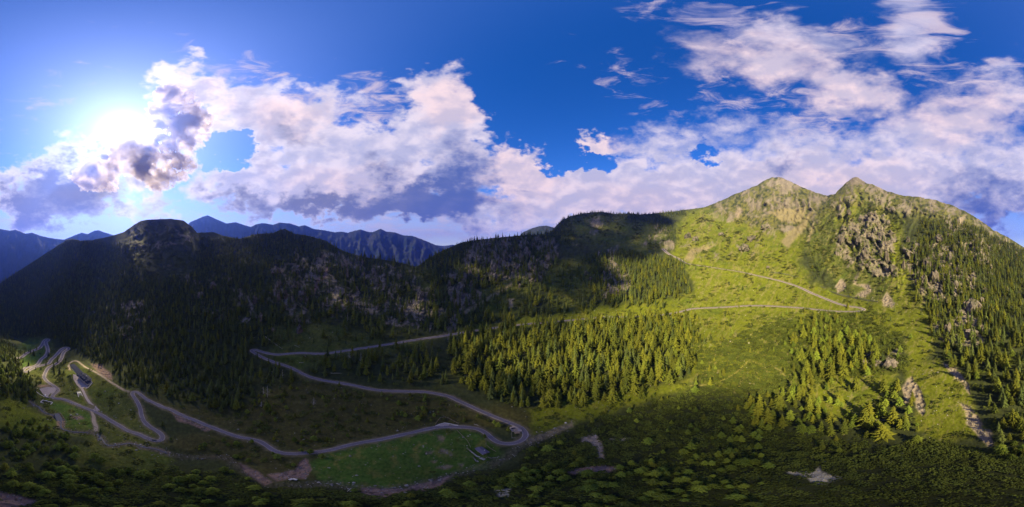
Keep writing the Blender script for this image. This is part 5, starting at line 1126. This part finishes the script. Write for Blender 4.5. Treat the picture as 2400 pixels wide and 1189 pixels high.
# ---------------------------------------------------------------- hut in the meadow
M_METAL = flat_material('violet_grey_sheet_roof', (.095, .085, .125), .75, .12, 0, var=.12)
def build_hut():
    A, B, D = ground(1112, 1055), ground(1130, 1068), ground(1128, 1050); c = (ground(1130, 1059)); ax = math.atan2((B - A).y, (B - A).x)
    L, Wd = (B - A).xy.length * .95, 3.2
    t = add_empty('alpine_hut', (c.x, c.y, c.z - .1), ax); tag(t, 'low stone hut with violet grey sheet metal roof in the meadow', 'hut')
    MB().box((0, 0, .8), (L, Wd, 2.8)).build('wall', M_STONE, t)
    r = MB(); gable(r, -L / 2, L / 2, -Wd / 2, Wd / 2, 2.22, .75, .35, .10); r = r.build('roof', M_METAL, t)
    k = MB()
    for i in range(int(L / .9)):
        x = -L / 2 - .3 + .9 * i
        for s in (1, -1): k.quadset([(x, 0, 2.98), (x + .07, 0, 2.98), (x + .07, s * 1.9, 2.08), (x, s * 1.9, 2.08), (x, 0, 3.03), (x + .07, 0, 3.03), (x + .07, s * 1.9, 2.13), (x, s * 1.9, 2.13)], [(4, 5, 6, 7), (0, 1, 5, 4), (3, 2, 6, 7), (0, 3, 7, 4), (1, 2, 6, 5)])
    tag(k.build('standing_seam', M_METAL, r), kind='stuff'); MB().box((1.0, .6, 3.0), (.4, .4, .9)).build('chimney', M_CONC, r)
    for x in (-2.4, 0, 2.4): MB().box((x, -Wd / 2 - .03, 1.1), (.8, .1, .8)).build('window', M_DARK, t)
    MB().box((L / 2 + .03, 0, .9), (.1, 1.1, 1.9)).build('door', M_TIMBER, t)
    c = ground(1131, 1075.5); o = MB().box((0, 0, 0), (2.6, 1.5, .6), ax + .2).build('stone_terrace', M_STONE, None, c + Vector((0, 0, .1))); tag(o, 'pale paved stone platform in front of the hut', 'platform')
    c = ground(1119, 1081.5); o = MB().box((0, 0, 0), (1.2, .8, .7), ax - .3).build('stone_trough', M_STONE, None, c + Vector((0, 0, .2))); tag(o, 'pale stone trough below the hut', 'trough')
build_hut()
wall_line('drystone_wall', [(1094, 1051), (1100, 1056), (1110, 1064), (1117, 1070), (1125, 1072.5)], .9, .55, M_STONE, 'grey drystone wall left of the hut', 'wall')
wall_line('drystone_wall', [(1109, 1073), (1114, 1079), (1118, 1083)], .8, .5, M_STONE, 'short drystone wall below the hut', 'wall')
wall_line('drystone_wall', [(1143, 1071), (1150, 1074), (1163, 1072)], .6, .5, M_STONE, 'short stone wall right of the hut', 'wall')
wall_line('drystone_wall', [(1199, 1015), (1199.5, 1027), (1214, 1029)], .8, .5, M_STONE, 'stone wall round the grass inside the hairpin', 'wall')
wall_line('retaining_wall', [(1020, 999), (1030, 993), (1042, 989), (1052, 990.5), (1074, 996)], .8, .4, M_CONC, 'kerb wall behind the gravel layby', 'wall')
wall_line('concrete_weir', [(678, 1126), (686, 1124), (696, 1126)], 1.3, .9, M_CONC, 'small concrete weir in the dry stream bed', 'weir')
# ---------------------------------------------------------------- fences: posts and rails one by one
POST = MB().box((0, 0, .5), (.14, .14, 1.5)).mesh('post', M_TIMBER)
def fence(pts, gap, label, rails=(.55, 1.0), post=None, mat=None, th=.07, name='wooden_fence', cat='fence'):
    Q = route3d(pts, 1.0, .3, .5) if len(pts) > 2 else np.array([ground(*pts[0]) * (1 - u) + ground(*pts[1]) * u for u in np.linspace(0, 1, 40)])
    g = np.array(ground(*pts[0])); t = add_empty(name, tuple(g)); tag(t, label, cat, 'fences'); s = np.r_[0, np.cumsum(np.linalg.norm(np.diff(Q, axis=0), axis=1))]
    n = max(2, int(s[-1] / gap) + 1); P = np.stack([np.interp(np.linspace(0, s[-1], n), s, Q[:, k]) for k in range(3)], -1) - g
    for p in P: add_obj('post', post or POST, t, tuple(p))
    for A, B in zip(P, P[1:]):
        mb = MB()
        for h in rails: mb.tube(A + np.array((0, 0, h)), B + np.array((0, 0, h)), th, th, 4)
        mb.build('rail', mat or M_TIMBER, t)
fence([(1020,996),(1030,982),(1040,979),(1050,981),(1074,994)], 3.2, 'pale wooden fence climbing round the gravel layby')
fence([(1071,1010),(1086,1025),(1097,1036),(1101,1046),(1103,1050)], 3.5, 'thin wooden fence running down the meadow to the hut')
fence([(1139,1044),(1150,1053),(1163,1060)], 3.5, 'wooden fence on the grass right of the hut')
fence([(134,971),(140,968),(148,978),(151,983)], 2.5, 'wooden fence curving round the stream pool')
POST2 = MB().box((0, 0, .9), (.22, .22, 3.2)).mesh('post', M_STEEL)
SNOW = [(1808,640),(1830,642),(1850,646),(1869,652),(1886,657),(1903,663),(1925,674),(1953,687),(1975,694),(1987,697),(2010,701),(2030,705),(2057,710)]
fence(SNOW, 4.0, 'long dark steel snow fence on the green slope above the high road', (.3, .75, 1.2, 1.65, 2.1), POST2, M_STEEL, .14, 'snow_fence')
def pole(x, y, h, label):
    p = ground(x, y); t = add_empty('utility_pole', p); tag(t, label, 'pole'); mb = MB(); mb.tube((0, 0, -.6), (0, 0, h), .14, .10, 8); mb.build('mast', M_TIMBER, t); MB().box((0, 0, h - .5), (1.4, .12, .12), .4).build('crossarm', M_TIMBER, t)
pole(1139, 1043, 9, 'tall wooden pole between the road and the hut')
pole(224, 962, 4.0, 'short post at the gravel corner of the refuge lane')
# ---------------------------------------------------------------- sign board, bench, vehicles at the hairpin lot
def board(x, y, rz, label):
    p = ground(x, y); t = add_empty('notice_board', p, rz); tag(t, label, 'sign')
    for s in (-.8, .8): MB().box((s, 0, .8), (.12, .12, 2.4)).build('post', M_TIMBER, t)
    MB().box((0, 0, 1.5), (1.5, .08, 1.0)).build('panel', M_CONC, t); MB().box((0, 0, 2.15), (2.0, .7, .08)).build('roof', M_TIMBER, t)
board(1206, 1013, .3, 'pale notice board at the edge of the hairpin parking place'); board(1210, 1012, .9, 'second notice board nearer the hairpin curve')
def table(x, y, rz):
    p = ground(x, y); t = add_empty('picnic_table', p, rz); tag(t, 'dark wooden picnic table inside the hairpin', 'table'); MB().box((0, 0, .75), (3.0, .9, .1)).build('tabletop', M_TIMBER, t)
    for s in (-.85, .85): MB().box((0, s, .45), (3.0, .35, .08)).build('bench', M_TIMBER, t)
    for s in (-1, 1): MB().box((s, 0, .35), (.12, 1.7, .72)).build('leg', M_TIMBER, t)
table(1212, 1018, .2)
def car(x, y, rz, mat, label):
    p = ground(x, y); t = add_empty('parked_car', (p.x, p.y, p.z + .32), rz); t.scale = (.6, .6, .6); tag(t, label, 'car')
    b = MB(); prof = [(-2.1, .45), (-2.15, .85), (-1.95, 1.0), (-1.6, 1.05), (1.0, 1.05), (2.0, .92), (2.15, .7), (2.1, .42)]
    def ext(pr, w, w2=None):
        w2 = w if w2 is None else w2; n = len(pr); vs = [(a, -w if z < 1.1 else -w2, z) for a, z in pr] + [(a, w if z < 1.1 else w2, z) for a, z in pr]
        return vs, [(i, (i + 1) % n, n + (i + 1) % n, n + i) for i in range(n)] + [tuple(range(n))[::-1], tuple(range(n, 2 * n))]
    b.quadset(*ext(prof, .86)); b.build('body', mat, t)
    MB().quadset(*ext([(-1.75, 1.05), (-1.35, 1.46), (.25, 1.48), (1.0, 1.05)], .78, .66)).build('cabin', M_GLASS, t); MB().quadset(*ext([(-1.3, 1.47), (-1.3, 1.52), (.2, 1.54), (.2, 1.49)], .66, .64)).build('roof', mat, t)
    for a in (-1.35, 1.35):
        for s in (-1, 1): w = MB().tube((a, s * .68, .34), (a, s * .88, .34), .34, .34, 12).build('wheel', M_DARK, t); MB().tube((a, s * .87, .34), (a, s * .90, .34), .19, .19, 10).build('rim', M_STEEL, w)
    for s in (-.6, .6): MB().box((2.12, s, .74), (.08, .32, .14)).build('headlight', M_GLASS, t)
M_WHITE = flat_material('white_car_paint', (.75, .75, .76), .3, .5, var=.03)
k_ = kd_of(R_ROAD).find(tuple(ground(361.5, 1030).xy) + (0,))[1]; dv = R_ROAD[k_ + 2] - R_ROAD[k_ - 2]
car(106, 926, .9, M_WHITE, 'white car parked on the left gravel parking place'); car(361, 1030.5, math.atan2(dv[1], dv[0]), M_DARK, 'dark car on the road just before the left hairpin')
car(1203, 1006.5, .3, M_DARK, 'dark car in the triangular parking place of the lower hairpin')
# ---------------------------------------------------------------- fallen trunks, dead trees, beams
M_DEAD = flat_material('bleached_wood', (.34, .30, .27), .9, .1, var=.35, sc1=3)
def log(x0, y0, x1, y1, label, r=.22):
    a, b2 = ground(x0, y0), ground(x1, y1); mb = MB(); m = (b2 - a) / 2; mb.tube(-m, m, r, r * .5, 7)
    for q in (-.3, .1, .4): mb.tube(m * q, m * q + Vector((.3, .5, .9)), r * .3, r * .1, 5)
    o = mb.build('fallen_trunk', M_DEAD, None, (a + b2) / 2 + Vector((0, 0, r * .9))); tag(o, label, 'log', 'fallen trunks')
log(701, 849.5, 712, 850.5, 'bleached fallen trunk between the two legs of the middle hairpin'); log(622, 790, 662, 818, 'long dark fallen trunk above the tip of the middle hairpin', .3); log(775, 875, 800, 876, 'fallen trunk above the middle road, right of its bend')
log(589, 794, 598, 792.5, 'short pale fallen trunk among trees above the middle hairpin'); log(632, 870, 655, 880, 'fallen trunk in the trees below the middle hairpin'); log(2046, 985, 2078, 985, 'pale fallen trunk in the sunlit grove'); log(690, 810, 703, 814, 'short fallen trunk above the middle hairpin leg')
log(1112, 990, 1122, 994, 'thin fallen trunk above the winding lower road')
for i, (dx, dy) in enumerate(((0, 0), (6, 1), (3, -3))): 
    a, b2 = ground(814 + dx, 1152 + dy), ground(820 + dx, 1147 + dy); mb = MB(); mb.tube((a - b2) / 2, (b2 - a) / 2, .14, .14, 4); tag(mb.build('wooden_beam', M_DEAD, None, (a + b2) / 2 + Vector((0, 0, .5))), ['pale timber beam in the dry stream bed, leftmost of three', 'pale timber beam in the dry stream bed, rightmost of three', 'pale timber beam in the dry stream bed, topmost of three'][i], 'beam', 'beams in the stream bed')
def snag(x, y, h, label):
    p = ground(x, y); t = add_empty('dead_tree', p - Vector((0, 0, .3)), x); tag(t, label, 'dead tree', 'bleached dead trees'); mb = MB(); mb.tube((0, 0, 0), (.2, .1, h), .26, .05, 6); mb.build('trunk', M_DEAD, t)
    g = random.Random(int(x * 10 + y)); mb = MB()
    for k in range(34):
        z = h * g.uniform(.2, .97); a = g.uniform(0, 6.28); L = (h - z) * .22 + .5; mb.tube((.2 * z / h, .1 * z / h, z), (L * math.cos(a), L * math.sin(a), z - L * g.uniform(-.1, .4)), .05, .02, 3)
    tag(mb.build('branches', M_DEAD, t), kind='stuff')
for x, y, h, lb in [(627,932,17,'bleached dead tree among dark trees left of the middle road'),(617,925,11,'shorter dead tree beside the tall bleached one'),(662,885,12,'grey dead tree below the middle hairpin leg'),(818,845,15,'bare grey tree above the middle road bend'),(735,950,12,'reddish grey dead tree at the forest edge over the heath'),(846,852,15,'thin dead tree behind the roadside larches'),(613,955,8,'small dead tree at the lower forest edge'),(815,752,14,'bare grey tree on the slope above the long road')]: snag(x, y, h, lb)
